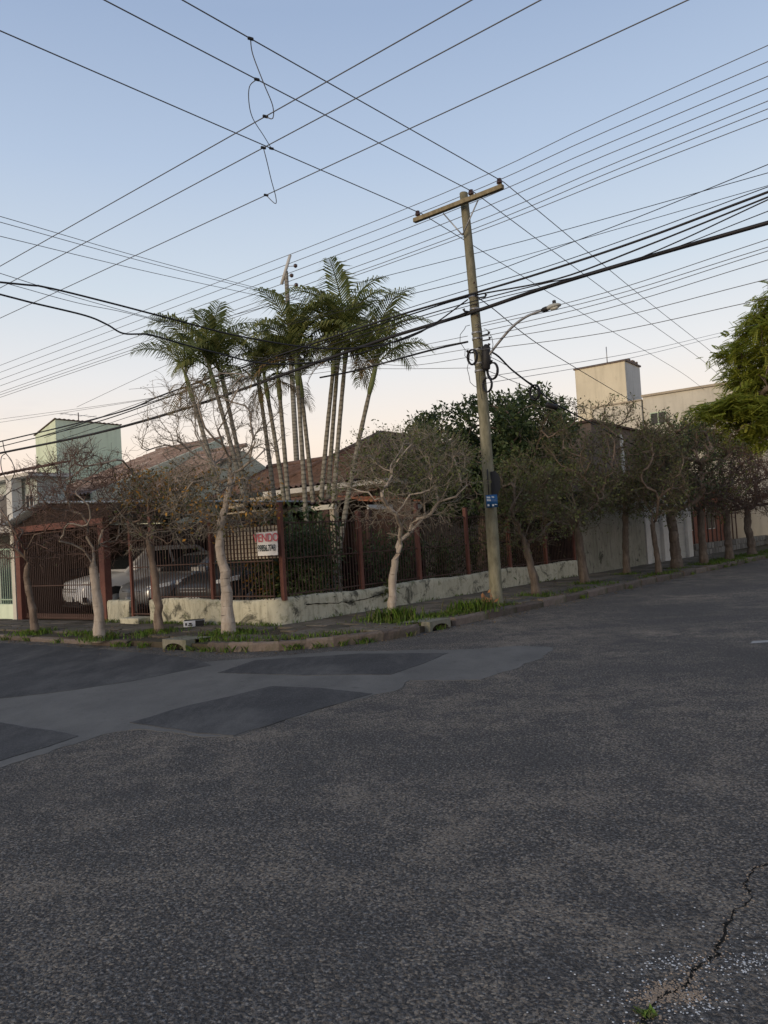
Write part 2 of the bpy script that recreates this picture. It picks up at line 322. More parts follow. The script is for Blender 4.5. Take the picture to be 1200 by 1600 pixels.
# ---- surveyed positions (metres)
WIRES = [
 ('thin power line running to the upper left from the left insulator of the wooden crossarm', 0.0088, 'power line', 'lines on the wooden crossarm', [(1.181, 16.153, 8.345), (-16.43, -2.97, 8.711)]),
 ('thin power line running down to the right from the left insulator of the wooden crossarm', 0.0088, 'power line', 'lines on the wooden crossarm', [(1.181, 16.153, 8.345), (7.915, 26.764, 8.504), (14.648, 37.374, 8.762), (18.015, 42.679, 8.667)]),
 ('thin power line running to the upper left from the middle insulator of the wooden crossarm', 0.0088, 'power line', 'lines on the wooden crossarm', [(2.199, 15.305, 8.345), (-15.188, -4.023, 8.74)]),
 ('thin power line running down to the right from the middle insulator of the wooden crossarm', 0.0088, 'power line', 'lines on the wooden crossarm', [(2.199, 15.305, 8.345), (8.464, 25.177, 8.528), (14.729, 35.049, 8.811), (17.862, 39.986, 8.727)]),
 ('thin power line running to the upper left from the right insulator of the wooden crossarm', 0.0088, 'power line', 'lines on the wooden crossarm', [(2.698, 14.888, 8.345), (-14.69, -4.437, 8.777)]),
 ('thin power line running down to the right from the right insulator of the wooden crossarm', 0.0088, 'power line', 'lines on the wooden crossarm', [(2.698, 14.888, 8.345), (8.699, 24.345, 8.539), (14.7, 33.801, 8.833), (17.701, 38.529, 8.756)]),
 ('highest of the three power lines crossing the open sky from lower left to upper right', 0.008, 'power line', 'three lines across the intersection', [(-17.044, 23.589, 7.75), (-7.684, 16.079, 7.75), (1.367, 8.817, 7.75), (6.047, 5.062, 7.75)]),
 ('middle of the three power lines crossing the open sky from lower left to upper right', 0.008, 'power line', 'three lines across the intersection', [(-17.659, 24.913, 7.75), (-8.324, 17.373, 7.75), (2.181, 8.888, 7.75), (6.849, 5.118, 7.75)]),
 ('lowest of the three power lines crossing the open sky from lower left to upper right', 0.008, 'power line', 'three lines across the intersection', [(-17.887, 26.223, 7.75), (-8.455, 18.805, 7.75), (3.959, 9.043, 7.75), (8.675, 5.334, 7.75)]),
 ('upper slack jumper wire linking two crossing lines, S curve', 0.0072, 'jumper wire', 'jumper wires at the crossing', [(-1.415, 10.317, 8.447), (-1.415, 10.454, 8.316), (-1.314, 10.66, 8.03), (-1.23, 10.866, 7.823), (-1.252, 10.969, 7.696), (-1.358, 11.004, 7.75)]),
 ('left bowed jumper wire looping between two crossing lines', 0.0072, 'jumper wire', 'jumper wires at the crossing', [(-1.479, 11.216, 8.428), (-1.619, 11.413, 8.448), (-1.698, 11.806, 8.434), (-1.707, 12.199, 8.399), (-1.625, 12.789, 8.423), (-1.555, 13.182, 8.402)]),
 ('lowest slack jumper wire hanging between two crossing lines', 0.0072, 'jumper wire', 'jumper wires at the crossing', [(-1.525, 11.881, 7.75), (-1.503, 12.045, 7.616), (-1.528, 12.701, 7.617), (-1.527, 13.192, 7.556), (-1.573, 13.438, 7.554), (-1.734, 13.52, 7.75)]),
 ('first from the top of the seven parallel lines passing above the palms', 0.0112, 'power line', 'parallel lines above the palms', [(-27.253, 47.868, 12.391), (-20.836, 43.093, 12.505), (0.623, 27.127, 12.884), (7.173, 22.254, 13.41), (13.578, 17.488, 13.924)]),
 ('second from the top of the seven parallel lines passing above the palms', 0.0112, 'power line', 'parallel lines above the palms', [(-27.28, 47.888, 11.986), (-20.862, 43.113, 12.115), (0.603, 27.142, 12.548), (7.151, 22.271, 13.023), (13.558, 17.503, 13.487)]),
 ('third from the top of the seven parallel lines passing above the palms', 0.0112, 'power line', 'parallel lines above the palms', [(-27.306, 47.907, 11.587), (-20.889, 43.133, 11.726), (0.581, 27.158, 12.19), (7.129, 22.286, 12.654), (13.538, 17.519, 13.108)]),
 ('fourth from the top of the seven parallel lines passing above the palms', 0.0112, 'power line', 'parallel lines above the palms', [(-27.331, 47.925, 11.221), (-20.913, 43.151, 11.372), (0.562, 27.172, 11.876), (7.111, 22.3, 12.34), (13.519, 17.532, 12.794)]),
 ('fifth from the top of the seven parallel lines passing above the palms', 0.0112, 'power line', 'parallel lines above the palms', [(-27.355, 47.943, 10.869), (-20.938, 43.169, 11.018), (0.541, 27.189, 11.518), (7.397, 22.087, 12.029), (13.804, 17.32, 12.506)]),
 ('sixth from the top of the seven parallel lines passing above the palms', 0.0112, 'power line', 'parallel lines above the palms', [(-27.365, 47.951, 10.745), (-20.947, 43.176, 10.876), (0.529, 27.198, 11.316), (7.832, 21.763, 11.861), (14.239, 16.997, 12.339)]),
 ('seventh from the top of the seven parallel lines passing above the palms', 0.0112, 'power line', 'parallel lines above the palms', [(-27.374, 47.958, 10.594), (-20.957, 43.183, 10.735), (0.522, 27.203, 11.204), (8.254, 21.45, 11.681), (14.664, 16.68, 12.076)]),
 ('top of three lines fanning left from the far pole behind the palms', 0.0088, 'power line', 'lines fanning from the far pole', [(-11.467, 13.556, 9.478), (-9.026, 19.0, 10.113), (-6.784, 24.0, 10.696), (-2.71, 29.8, 10.995)]),
 ('middle of three lines fanning left from the far pole behind the palms', 0.0088, 'power line', 'lines fanning from the far pole', [(-11.508, 13.574, 9.314), (-9.032, 19.0, 9.969), (-6.751, 24.0, 10.573), (-2.615, 29.8, 10.915)]),
 ('bottom of three lines fanning left from the far pole behind the palms', 0.0088, 'power line', 'lines fanning from the far pole', [(-11.574, 13.605, 8.905), (-9.048, 19.0, 9.617), (-6.706, 24.0, 10.278), (-2.477, 29.8, 10.732)]),
 ('thick black bundled cable crossing the whole picture, lowest at left', 0.0361, 'cable', 'telecom cables past the pole', [(-17.825, 30.221, 5.372), (-13.011, 26.639, 5.318), (-8.462, 23.254, 5.267), (-4.922, 20.621, 5.414), (-1.589, 18.141, 5.74), (0.225, 16.791, 5.917), (1.967, 15.495, 6.008), (3.256, 14.536, 6.124), (4.715, 13.45, 6.19), (6.354, 12.231, 6.234), (10.365, 9.247, 6.343)]),
 ('twisted cable bundle just above the thick one, sagging through the palm crowns', 0.0209, 'cable', 'telecom cables past the pole', [(-17.798, 30.201, 5.727), (-12.984, 26.619, 5.711), (-9.53, 24.05, 5.699), (-7.159, 22.285, 5.741), (-5.751, 21.238, 5.922), (-2.934, 19.142, 6.124), (0.25, 16.773, 6.331), (1.989, 15.479, 6.378), (3.274, 14.523, 6.423), (4.735, 13.436, 6.523), (6.382, 12.211, 6.719), (10.375, 9.24, 7.195)]),
 ('slack second strand under the upper cable bundle left of the pole', 0.0152, 'cable', 'telecom cables past the pole', [(-17.886, 30.366, 5.511), (-13.073, 26.785, 5.56), (-9.312, 23.987, 5.597), (-7.454, 22.604, 5.681), (-4.921, 20.72, 5.913), (-1.25, 17.988, 6.195), (0.796, 16.466, 6.321), (1.998, 15.572, 6.367), (3.49, 14.462, 6.255), (4.754, 13.521, 6.407), (6.415, 12.286, 6.668), (10.395, 9.325, 7.294)]),
 ('cable that dips at the pole then joins the upper bundle at right', 0.0112, 'cable', 'telecom cables past the pole', [(-11.222, 25.234, 5.526), (-6.413, 21.655, 5.771), (-2.931, 19.065, 5.948), (0.239, 16.706, 6.145), (1.971, 15.418, 6.204), (3.247, 14.468, 6.187), (3.554, 14.24, 6.165), (4.328, 13.664, 6.142), (5.224, 12.998, 6.301), (6.347, 12.162, 6.576), (10.283, 9.233, 7.539)]),
 ('thin cable between the two big bundles', 0.008, 'cable', 'telecom cables past the pole', [(-10.096, 24.346, 5.278), (-5.291, 20.771, 5.635), (-2.401, 18.62, 5.849), (0.234, 16.66, 6.063), (1.961, 15.375, 6.127), (3.541, 14.2, 6.116), (5.032, 13.09, 6.183), (6.318, 12.134, 6.381), (10.299, 9.171, 6.993)]),
 ('thin cable just over the upper bundle', 0.008, 'cable', 'telecom cables past the pole', [(-10.821, 25.134, 5.522), (-6.019, 21.562, 5.946), (-2.591, 19.012, 6.248), (0.257, 16.892, 6.449), (2.07, 15.544, 6.523), (3.303, 14.626, 6.543), (4.775, 13.531, 6.659), (6.433, 12.297, 6.838), (10.43, 9.323, 7.268)]),
 ('very thin line above the cable bundles running to the right edge', 0.0064, 'cable', 'telecom cables past the pole', [(-6.099, 21.87, 7.743), (0.313, 17.1, 7.394), (3.387, 14.813, 7.226), (6.54, 12.467, 7.141), (9.748, 10.08, 7.055)]),
 ('thin line steeply rising to the right edge beside the cable bundles', 0.0072, 'cable', 'telecom cables past the pole', [(-6.137, 21.774, 7.048), (0.279, 17.0, 6.821), (2.036, 15.693, 6.758), (3.343, 14.721, 6.858), (4.828, 13.616, 7.011), (6.5, 12.372, 7.234), (9.691, 9.998, 7.66)]),
 ('faint line under the rising thin line', 0.0056, 'cable', 'telecom cables past the pole', [(-6.128, 22.017, 7.033), (0.29, 17.242, 7.01), (2.076, 15.913, 7.003), (4.418, 14.17, 6.982), (6.575, 12.565, 6.973), (9.784, 10.178, 6.961)]),
 ('uppermost of the single lines leaving the wooden pole to the right', 0.0064, 'power line', 'single lines right of the pole', [(2.035, 15.45, 5.745), (4.188, 13.848, 5.759), (6.341, 12.246, 5.973), (9.541, 9.865, 6.291)]),
 ('second of the single lines leaving the wooden pole to the right', 0.0064, 'power line', 'single lines right of the pole', [(2.031, 15.45, 5.694), (4.183, 13.849, 5.672), (6.334, 12.249, 5.851), (9.536, 9.867, 6.118)]),
 ('third of the single lines leaving the wooden pole to the right', 0.0064, 'power line', 'single lines right of the pole', [(2.05, 15.45, 5.589), (4.193, 13.856, 5.592), (6.336, 12.262, 5.794), (9.536, 9.881, 6.097)]),
 ('fourth of the single lines leaving the wooden pole to the right', 0.0064, 'power line', 'single lines right of the pole', [(2.056, 15.45, 5.486), (4.193, 13.86, 5.47), (6.329, 12.271, 5.654), (9.531, 9.889, 5.93)]),
 ('fifth of the single lines leaving the wooden pole to the right', 0.0064, 'power line', 'single lines right of the pole', [(2.077, 15.45, 5.407), (4.197, 13.872, 5.28), (6.318, 12.295, 5.354), (9.526, 9.908, 5.464)]),
 ('sixth of the single lines leaving the wooden pole to the right', 0.0064, 'power line', 'single lines right of the pole', [(2.066, 15.45, 5.24), (4.182, 13.876, 5.044), (6.298, 12.302, 5.048), (9.507, 9.914, 5.054)]),
 ('thin seventh of the single lines leaving the wooden pole to the right', 0.0064, 'power line', 'single lines right of the pole', [(2.094, 15.45, 4.685), (6.909, 20.725, 6.159), (11.723, 26.0, 7.832), (14.349, 28.877, 8.745)]),
 ('lowest of the single lines leaving the wooden pole to the right', 0.0064, 'power line', 'single lines right of the pole', [(2.086, 15.45, 4.557), (6.682, 20.725, 6.0), (11.279, 26.0, 7.643), (13.837, 28.936, 8.557)]),
 ('uppermost of the thin lines leaving the wooden pole to the left', 0.0056, 'power line', 'single lines left of the pole', [(1.88, 15.45, 5.535), (-5.667, 21.301, 5.881), (-13.215, 27.153, 6.467), (-15.582, 28.988, 6.65)]),
 ('second of the thin lines leaving the wooden pole to the left', 0.0056, 'power line', 'single lines left of the pole', [(1.874, 15.45, 5.432), (-5.667, 21.299, 5.885), (-13.208, 27.147, 6.578), (-15.572, 28.981, 6.795)]),
 ('third of the thin lines leaving the wooden pole to the left', 0.0056, 'power line', 'single lines left of the pole', [(1.879, 15.45, 5.11), (0.752, 16.525, 5.252), (-0.376, 17.6, 5.634), (-2.484, 19.611, 6.348)]),
 ('fourth of the thin lines leaving the wooden pole to the left', 0.0056, 'power line', 'single lines left of the pole', [(1.89, 15.45, 4.89), (-0.37, 17.364, 5.45), (-2.631, 19.278, 6.249), (-4.842, 21.15, 7.031)]),
 ('lowest of the thin lines leaving the wooden pole to the left', 0.0056, 'power line', 'single lines left of the pole', [(1.89, 15.45, 5.277), (-1.55, 18.241, 5.568), (-4.989, 21.032, 6.1), (-7.301, 22.909, 6.458)]),
 ('slack black cable ending in a thick taped joint left of the pole', 0.0209, 'cable', None, [(1.879, 15.5, 5.432), (1.391, 16.0, 5.469), (0.757, 16.8, 5.523), (-0.395, 18.0, 5.546), (-1.367, 19.0, 5.633)]),
 ('long straight service line from the pole down to the cream building', 0.0096, 'cable', 'service drops', [(2.066, 15.4, 6.322), (2.468, 15.8, 6.159), (3.655, 18.0, 6.02), (5.68, 22.0, 6.104), (10.345, 30.0, 5.965)]),
 ('sagging service cable with coils running down into the street trees', 0.019, 'cable', 'service drops', [(2.089, 15.5, 5.303), (2.487, 15.9, 5.232), (2.917, 16.6, 5.04), (3.532, 17.6, 4.855), (4.376, 19.0, 4.622), (5.833, 21.0, 4.323), (7.995, 24.0, 3.917)]),
 ('slim drop line beside the coiled service cable', 0.0064, 'cable', 'service drops', [(2.083, 15.5, 5.213), (2.72, 16.2, 5.073), (3.659, 17.8, 4.872), (5.356, 21.0, 4.944), (7.573, 25.0, 4.99)]),
 ('drop line from the lower pole band toward the yard tree', 0.0064, 'cable', 'service drops', [(2.113, 15.5, 4.888), (2.884, 16.5, 4.787), (4.232, 19.0, 4.82), (6.407, 23.0, 4.848)]),
 ('slack black cable entering from the upper left above the palms', 0.0152, 'cable', 'slack cables at left', [(-9.294, 8.248, 5.476), (-5.506, 11.5, 5.758), (-5.04, 11.9, 5.792), (-4.271, 12.5, 5.69), (-3.433, 13.2, 5.566), (-2.317, 14.0, 5.386), (-0.789, 14.8, 5.28), (0.712, 15.3, 5.541), (1.934, 15.5, 6.284)]),
 ('slack black cable with a kink entering from the left edge', 0.0142, 'cable', 'slack cables at left', [(-9.098, 7.963, 6.08), (-5.418, 11.3, 5.506), (-5.087, 11.6, 5.454), (-4.522, 12.2, 5.399), (-4.289, 12.5, 5.325), (-4.092, 12.7, 5.219), (-3.76, 13.0, 5.257), (-3.33, 13.4, 5.18), (-2.868, 13.8, 5.103), (-1.853, 14.4, 4.958), (-0.311, 15.0, 5.2), (1.918, 15.5, 6.038)]),
 ('thin grey line from the left edge passing behind the palms, upper one', 0.0064, 'power line', 'faint lines at left', [(-8.154, 9.229, 6.49), (-6.696, 14.0, 6.826), (-6.085, 16.0, 6.966), (-4.901, 19.0, 7.179), (-3.259, 24.0, 7.687)]),
 ('thin grey line from the left edge passing behind the palms, lower one', 0.0064, 'power line', 'faint lines at left', [(-8.161, 9.238, 6.23), (-6.703, 14.0, 6.673), (-6.09, 16.0, 6.859), (-5.231, 18.0, 7.057), (-3.267, 24.0, 7.548)]),
 ('faint line rising from the green tower to the right', 0.0064, 'power line', 'faint lines at left', [(-10.448, 27.0, 6.814), (-6.934, 25.0, 7.53), (-2.942, 22.0, 8.004)]),
 ('tangled cable loop hanging at the left edge', 0.0112, 'cable', None, [(-10.173, 21.0, 4.874), (-10.117, 21.0, 4.557), (-9.955, 21.0, 4.304), (-9.882, 21.0, 3.988), (-10.048, 21.0, 3.755), (-10.225, 21.0, 4.06), (-10.228, 21.0, 4.408), (-10.084, 21.0, 4.521)]),
]
CLAMPS = [(-1.415, 10.317, 8.447), (-1.479, 11.216, 8.428), (-1.555, 13.182, 8.402), (-1.358, 11.004, 7.75), (-1.525, 11.881, 7.75), (-1.734, 13.52, 7.75)]
PATCH = {'big': [(-6.071, 12.138), (-2.586, 11.186), (-0.87, 11.482), (0.773, 10.921), (1.665, 10.92), (2.17, 10.575), (1.824, 9.704), (0.933, 8.56), (0.173, 8.812), (-0.179, 8.127), (-1.386, 6.669), (-2.361, 7.175), (-2.665, 6.972), (-3.103, 6.135), (-4.505, 6.006), (-9.515, 12.771)], 'd1': [(-12.821, 17.235), (-7.718, 15.468), (-5.109, 13.552), (-3.094, 11.744), (-2.504, 10.818), (-3.329, 9.841), (-4.028, 9.403), (-4.62, 9.203), (-6.43, 8.606)], 'd2': [(-2.265, 10.121), (-1.923, 11.047), (-0.481, 11.07), (0.75, 10.628), (0.411, 9.939), (-0.04, 9.214), (-1.128, 9.544)], 'd3': [(-2.526, 7.464), (-2.104, 8.142), (-1.389, 8.929), (-0.818, 8.637), (-0.233, 8.143), (-0.89, 7.351), (-1.39, 6.691), (-1.795, 6.898)], 'd4': [(-6.04, 8.08), (-3.938, 7.823), (-2.85, 7.038), (-3.025, 6.633), (-3.199, 6.329), (-4.643, 6.193)], 'crack': [(1.725, 3.679), (1.597, 3.627), (1.483, 3.477), (1.442, 3.33), (1.319, 3.233), (1.24, 3.112), (1.166, 3.0), (1.127, 2.936), (1.007, 2.842), (0.955, 2.767), (0.895, 2.724), (0.827, 2.686), (0.778, 2.637), (0.73, 2.557), (0.661, 2.438)]}
PALMS = [((-3.649, 19.5, 0.15), (-4.039, 19.5, 3.153), (-4.695, 19.5, 5.679)), ((-3.138, 20.0, 0.15), (-3.407, 20.0, 2.49), (-4.209, 20.0, 5.98)), ((-3.236, 20.3, 0.15), (-3.449, 20.3, 2.67), (-3.982, 20.3, 5.825)), ((-2.78, 21.0, 0.15), (-2.92, 21.0, 3.187), (-3.158, 21.0, 5.773)), ((-2.41, 20.6, 0.15), (-2.555, 20.6, 2.629), (-2.923, 20.6, 5.786)), ((-2.401, 20.2, 0.15), (-2.439, 20.2, 2.605), (-2.533, 20.2, 5.685)), ((-1.971, 19.8, 0.15), (-1.978, 19.8, 2.397), (-2.001, 19.8, 6.036)), ((-1.746, 20.4, 0.15), (-1.818, 20.4, 2.744), (-1.985, 20.4, 5.724)), ((-1.871, 20.0, 0.15), (-1.687, 20.0, 2.386), (-1.053, 20.0, 6.222)), ((-1.691, 20.4, 0.15), (-1.546, 20.4, 2.224), (-0.943, 20.4, 6.544)), ((-1.507, 19.7, 0.15), (-1.339, 19.7, 2.355), (-0.709, 19.7, 6.477)), ((-1.376, 19.4, 0.15), (-1.023, 19.4, 2.485), (-0.07, 19.4, 5.638))]
POLE_TOP = (1.992, 15.55, 8.336)
ARM_C = (1.965, 15.5, 8.185)
ARM_T = [-1.12, 1.025]
INS_T = [-1.02, 0.305, 0.955]
LAMP_ARM = [(2.124, 15.55, 4.95), (2.405, 15.3, 5.272), (2.691, 15.0, 5.556), (2.927, 14.75, 5.67), (3.172, 14.5, 5.692), (3.332, 14.35, 5.686), (3.464, 14.2, 5.669)]
SIGN_C = (2.203, 15.48, 2.558)
PLATE_C = (2.134, 15.42, 2.215)

# ================================================================= ground, roads, pavement
rnd = random.Random(7); nrg = np.random.default_rng(11)
MB().poly([(-220, -60, 0), (260, -60, 0), (260, 320, 0), (-220, 320, 0)]).build('road', ASPHALT, kind='structure')
def patch(name, pts, z, mat, jag=.05):
    """a laid asphalt sheet with a ragged edge and a few millimetres of thickness"""
    out = []
    rr = random.Random(len(pts) * 13 + int(z * 1e4)); n = len(pts)
    for i in range(n):
        a, b = np.array(pts[i]), np.array(pts[(i + 1) % n]); L = np.linalg.norm(b - a); k = max(2, int(L / .055)); nn = np.array((-(b - a)[1], (b - a)[0])) / max(L, 1e-6)
        w = 0
        for j in range(k):
            w = w * .86 + rr.uniform(-jag, jag) * .5; f = j / k
            out.append(tuple(a + (b - a) * f + nn * w * math.sin(math.pi * f) ** .5))
    m = len(out)
    mb = MB(); mb.add([(x, y, z) for x, y in out] + [(x, y, -.01) for x, y in out], [tuple(range(m))] + [(i, m + i, m + (i + 1) % m, (i + 1) % m) for i in range(m)])
    o = mb.build(name, mat, kind='structure'); return o
tag(patch('asphalt_patch', PATCH['big'], .004, PATCH_MID, .07), 'large worn grey asphalt repair across the mouth of the left street')
tag(patch('asphalt_patch', PATCH['d1'], .008, PATCH_DARK, .022), 'dark smooth asphalt patch along the left kerb')
tag(patch('asphalt_patch', PATCH['d2'], .0085, PATCH_DARK, .022), 'dark oblong asphalt patch near the corner kerb')
tag(patch('asphalt_patch', PATCH['d3'], .009, PATCH_DARK, .022), 'dark rectangular asphalt patch nearest the camera')
tag(patch('asphalt_patch', PATCH['d4'], .0095, PATCH_DARK, .022), 'dark asphalt patch cut off by the left edge')

# kerb line: left street, rounded corner, right street
FR = 2.5; half = (aL - aR) / 2; TT = FR / math.tan(half)
tLp, tRp = KC + uL * TT, KC + uR * TT; ARC = tLp - nL * FR
def kerb_pt(t):
    """t: metres along the kerb from the left tangent point (negative = left street); returns point, tangent, outward normal"""
    la = FR * (math.pi - (aL - aR))
    if t <= 0: return tLp - uL * t, -uL, nL
    if t < la:
        a0 = math.atan2(nL[1], nL[0]); a = a0 + t / FR
        n = np.array((math.cos(a), math.sin(a))); return ARC + n * FR, np.array((-n[1], n[0])), n
    return tRp + uR * (t - la), uR, nR
LARC = FR * (math.pi - (aL - aR))
ts = list(np.arange(-34, 0, 2)) + list(np.linspace(0, LARC, 16)) + list(np.arange(LARC + 2, LARC + 60, 3))
front = [tuple(kerb_pt(t)[0] - kerb_pt(t)[2] * .10) for t in ts]
back = [RF(62, -.3)[:2], tuple(C0 - nL * .3 - nR * .3), LF(38, -.3)[:2]]
side = MB(); pl = front + back; side.add([(x, y, .095) for x, y in pl] + [(x, y, -.02) for x, y in pl], [tuple(range(len(pl)))] + [(i, len(pl) + i, len(pl) + (i + 1) % len(pl), (i + 1) % len(pl)) for i in range(len(pl))])
sidewalk = side.build('sidewalk', M_['soil'], kind='structure')
yard = MB(); yp = [LF(38, -.05), tuple(C0) + (0,), RF(62, -.05)]
yard.poly([(p[0], p[1], .105) for p in (LF(40, -.1), tuple(C0 - nL * .1 - nR * .1), RF(64, -.1), (60, 140), (-90, 140))]).build('yard', M_['soil'], kind='structure')

def shard_slab(sx, sy, h, rr):
    """paving slab with worn corners"""
    pts = []
    for cx, cy in ((-1, -1), (1, -1), (1, 1), (-1, 1)):
        k = rr.uniform(.02, .06); x, y = cx * sx / 2, cy * sy / 2
        a, b = (x - cx * k, y), (x, y - cy * k)
        pts += [b, a] if cx * cy > 0 else [a, b]
    pts = [(x + rr.uniform(-.008, .008), y + rr.uniform(-.008, .008)) for x, y in pts]; n = len(pts)
    vs = [(x, y, 0) for x, y in pts] + [(x * 1.0, y * 1.0, h - .008) for x, y in pts] + [(x * .965, y * .965, h) for x, y in pts]
    fs = [tuple(range(2 * n, 3 * n))] + [(i, (i + 1) % n, n + (i + 1) % n, n + i) for i in range(n)] + [(n + i, n + (i + 1) % n, 2 * n + (i + 1) % n, 2 * n + i) for i in range(n)]
    me = bpy.data.meshes.new('paving_slab'); me.from_pydata(vs, [], fs); me.materials.append(M_['pave']); return me
slabs = [shard_slab(.60, .50, .045, rnd) for _ in range(6)]
sb = sidewalk.location
tree_xy = [(-7.22, 15.92), (-5.235, 14.064), (-4.277, 14.445), (-2.791, 13.516), (0, 14.24), (3.3, 17.6), (5.09, 20.23), (7.05, 23.1), (7.7, 22.25), (9.03, 24.45), (10.36, 25.65), (12, 27.44), (13.8, 29.65), (2.14, 15.73)]
def put_slab(p, rz):
    if any((p[0] - a) ** 2 + (p[1] - b) ** 2 < .40 ** 2 for a, b in tree_xy): return
    o = link_mesh('paving_slab', rnd.choice(slabs), sidewalk, (p[0] - sb.x, p[1] - sb.y, .088 + rnd.uniform(-.004, .006) - sb.z))
    o.rotation_euler = (rnd.uniform(-.012, .012), rnd.uniform(-.012, .012), rz + rnd.uniform(-.02, .02) + rnd.choice((0, math.pi)))
for F, u, n, dmax, smax, own in ((LF, uL, nL, 1.95, 12.5, 0), (RF, uR, nR, 2.72, 26, 1)):
    d = .33; row = 0
    while d < dmax - .2:
        s = -3 + (row % 2) * .3
        while s < smax:
            p = np.array(F(s, d)[:2]); rel = p - C0
            sl, sr = rel @ uL, rel @ uR
            dl_, dr_ = rel @ nL, rel @ nR
            ok = (sr > sl) == bool(own) and (dl_ > .2 or dr_ > .2)
            if ok and (rel @ uL < 2.4 and rel @ uR < 2.6): ok = np.linalg.norm(p - ARC) < FR - .42 or ((tLp - p) @ uL < 0 or (tRp - p) @ uR < 0)
            if ok: put_slab(p, math.atan2(u[1], u[0]))
            s += .625
        d += .525; row += 1

def kerb_mesh(L, rr):
    vs = []; k = 5
    prof = [(-.075, -.05), (-.075, .115), (-.055, .145), (.04, .15), (.068, .13), (.080, .05), (.085, -.05)]
    for i in range(k):
        x = -L / 2 + L * i / (k - 1)
        for y, z in prof: vs.append((x + rr.uniform(-.006, .006), y + rr.uniform(-.008, .008), z + (rr.uniform(-.012, .008) if z > 0 else 0)))
    n = len(prof); fs = [(i * n + j, (i + 1) * n + j, (i + 1) * n + j + 1, i * n + j + 1) for i in range(k - 1) for j in range(n - 1)]
    fs += [tuple(range(n)), tuple((k - 1) * n + j for j in range(n))[::-1]]
    me = bpy.data.meshes.new('kerb_stone'); me.from_pydata(vs, [], fs); me.materials.append(M_['kerb']); return me
kmeshes = [kerb_mesh(1.045, rnd) for _ in range(6)]; kshort = [kerb_mesh(.415, rnd) for _ in range(4)]
def t_of(xy): return min(np.arange(-20, 30, .02), key=lambda t: np.linalg.norm(kerb_pt(t)[0] - np.array(xy)))
drains = [t_of((-3.486, 12.861)), t_of((.888, 13.306))]
t = -24.
while t < LARC + 40:
    arc = -.3 < t < LARC + .1; L = .42 if arc else 1.05
    tm = t + L / 2
    if not any(abs(tm - q) < .30 + L / 2 for q in drains):
        p, tg, n = kerb_pt(tm); q = p - n * .085; sink = .055 if tm < .2 else .0
        o = link_mesh('kerb_stone', rnd.choice(kshort if arc else kmeshes), sidewalk, (q[0] - sb.x, q[1] - sb.y, rnd.uniform(-.014, .010) - sink - sb.z))
        o.rotation_euler = (rnd.uniform(-.05, .05), rnd.uniform(-.015, .015), math.atan2(tg[1], tg[0]) + math.pi * 1 + rnd.uniform(-.02, .02)); o.rotation_euler.z += math.pi
    t += L
# storm drain mouths let into the kerb
def drain(tq, label):
    p, tg, n = kerb_pt(tq); root = empty('storm_drain', (p[0], p[1], 0), label, 'storm drain', 'storm drain mouths')
    def G(u, a, z): q = p + tg * u - n * a; return (q[0], q[1], z)
    W, h = .30, .105
    arch = [(-W, -.04), (-W, .165), (W, .165), (W, -.04), (.245, -.04)] + [(.245 * math.cos(a), .0 + h * math.sin(a)) for a in np.linspace(0, math.pi, 13)] + [(-.245, -.04)]
    # front block as quads between the outline and the arch
    mb = MB(); xs = np.linspace(-W, W, 25)
    def lo(x): return -.04 if abs(x) > .245 else h * math.sqrt(max(0, 1 - (x / .245) ** 2))
    for a, b in zip(xs[:-1], xs[1:]):
        mb.hexa([G(a, -.015, lo(a)), G(b, -.015, lo(b)), G(b, .17, lo(b)), G(a, .17, lo(a)), G(a, -.015, .165), G(b, -.015, .165), G(b, .17, .165), G(a, .17, .165)])
    mb.build('drain_surround', M_['conc'], root)
    MB().poly([G(-.34, .52, .152), G(.34, .52, .152), G(.34, .17, .163), G(-.34, .17, .163)]).build('cover_slab', M_['conc'], root)
    bx = MB(); bx.poly([G(-.29, .17, -.04), G(.29, .17, -.04), G(.29, .17, .16), G(-.29, .17, .16)]); bx.build('throat_shade', M_['crack'], root)  # near-black sheet paints the shade at the back of the drain
    MB().poly([G(-.245, -.01, .003), G(.245, -.01, .003), G(.245, .17, .003), G(-.245, .17, .003)]).build('throat_floor_shade', M_['crack'], root)  # same near-black laid over the floor, painted shade inside the mouth
drain(drains[0], 'arched drain mouth in the kerb in front of the thick pale tree')
drain(drains[1], 'arched drain mouth in the kerb just left of the wooden pole')

# crack and loose chips in the near road
ck = MB(); cp = [np.array(p) for p in PATCH['crack']]; fine = []
for a, b in zip(cp[:-1], cp[1:]):
    for f in np.linspace(0, 1, 7)[:-1]: fine.append(a + (b - a) * f + nrg.normal(0, .006, 2))
lw = [abs(nrg.normal(.003, .004)) + .0012 for _ in fine]
for i in range(len(fine) - 1):
    a, b = fine[i], fine[i + 1]; d = (b - a) / max(1e-6, np.linalg.norm(b - a)); n = np.array((-d[1], d[0]))
    ck.poly([(*(a - n * lw[i]), .0025), (*(a + n * lw[i]), .0025), (*(b + n * lw[i + 1]), .0025), (*(b - n * lw[i + 1]), .0025)])
ck.build('road_crack', M_['crack'], kind='structure', fix=False)
MB().poly([(4.511000, 9.913000, .0045), (4.869000, 9.934000, .0045), (4.946000, 10.085000, .0045), (4.633000, 10.103000, .0045)]).build('paint_mark', mottled('worn_road_paint', (.20, .20, .20), (.36, .36, .355), 30, .9, .2), kind='structure')
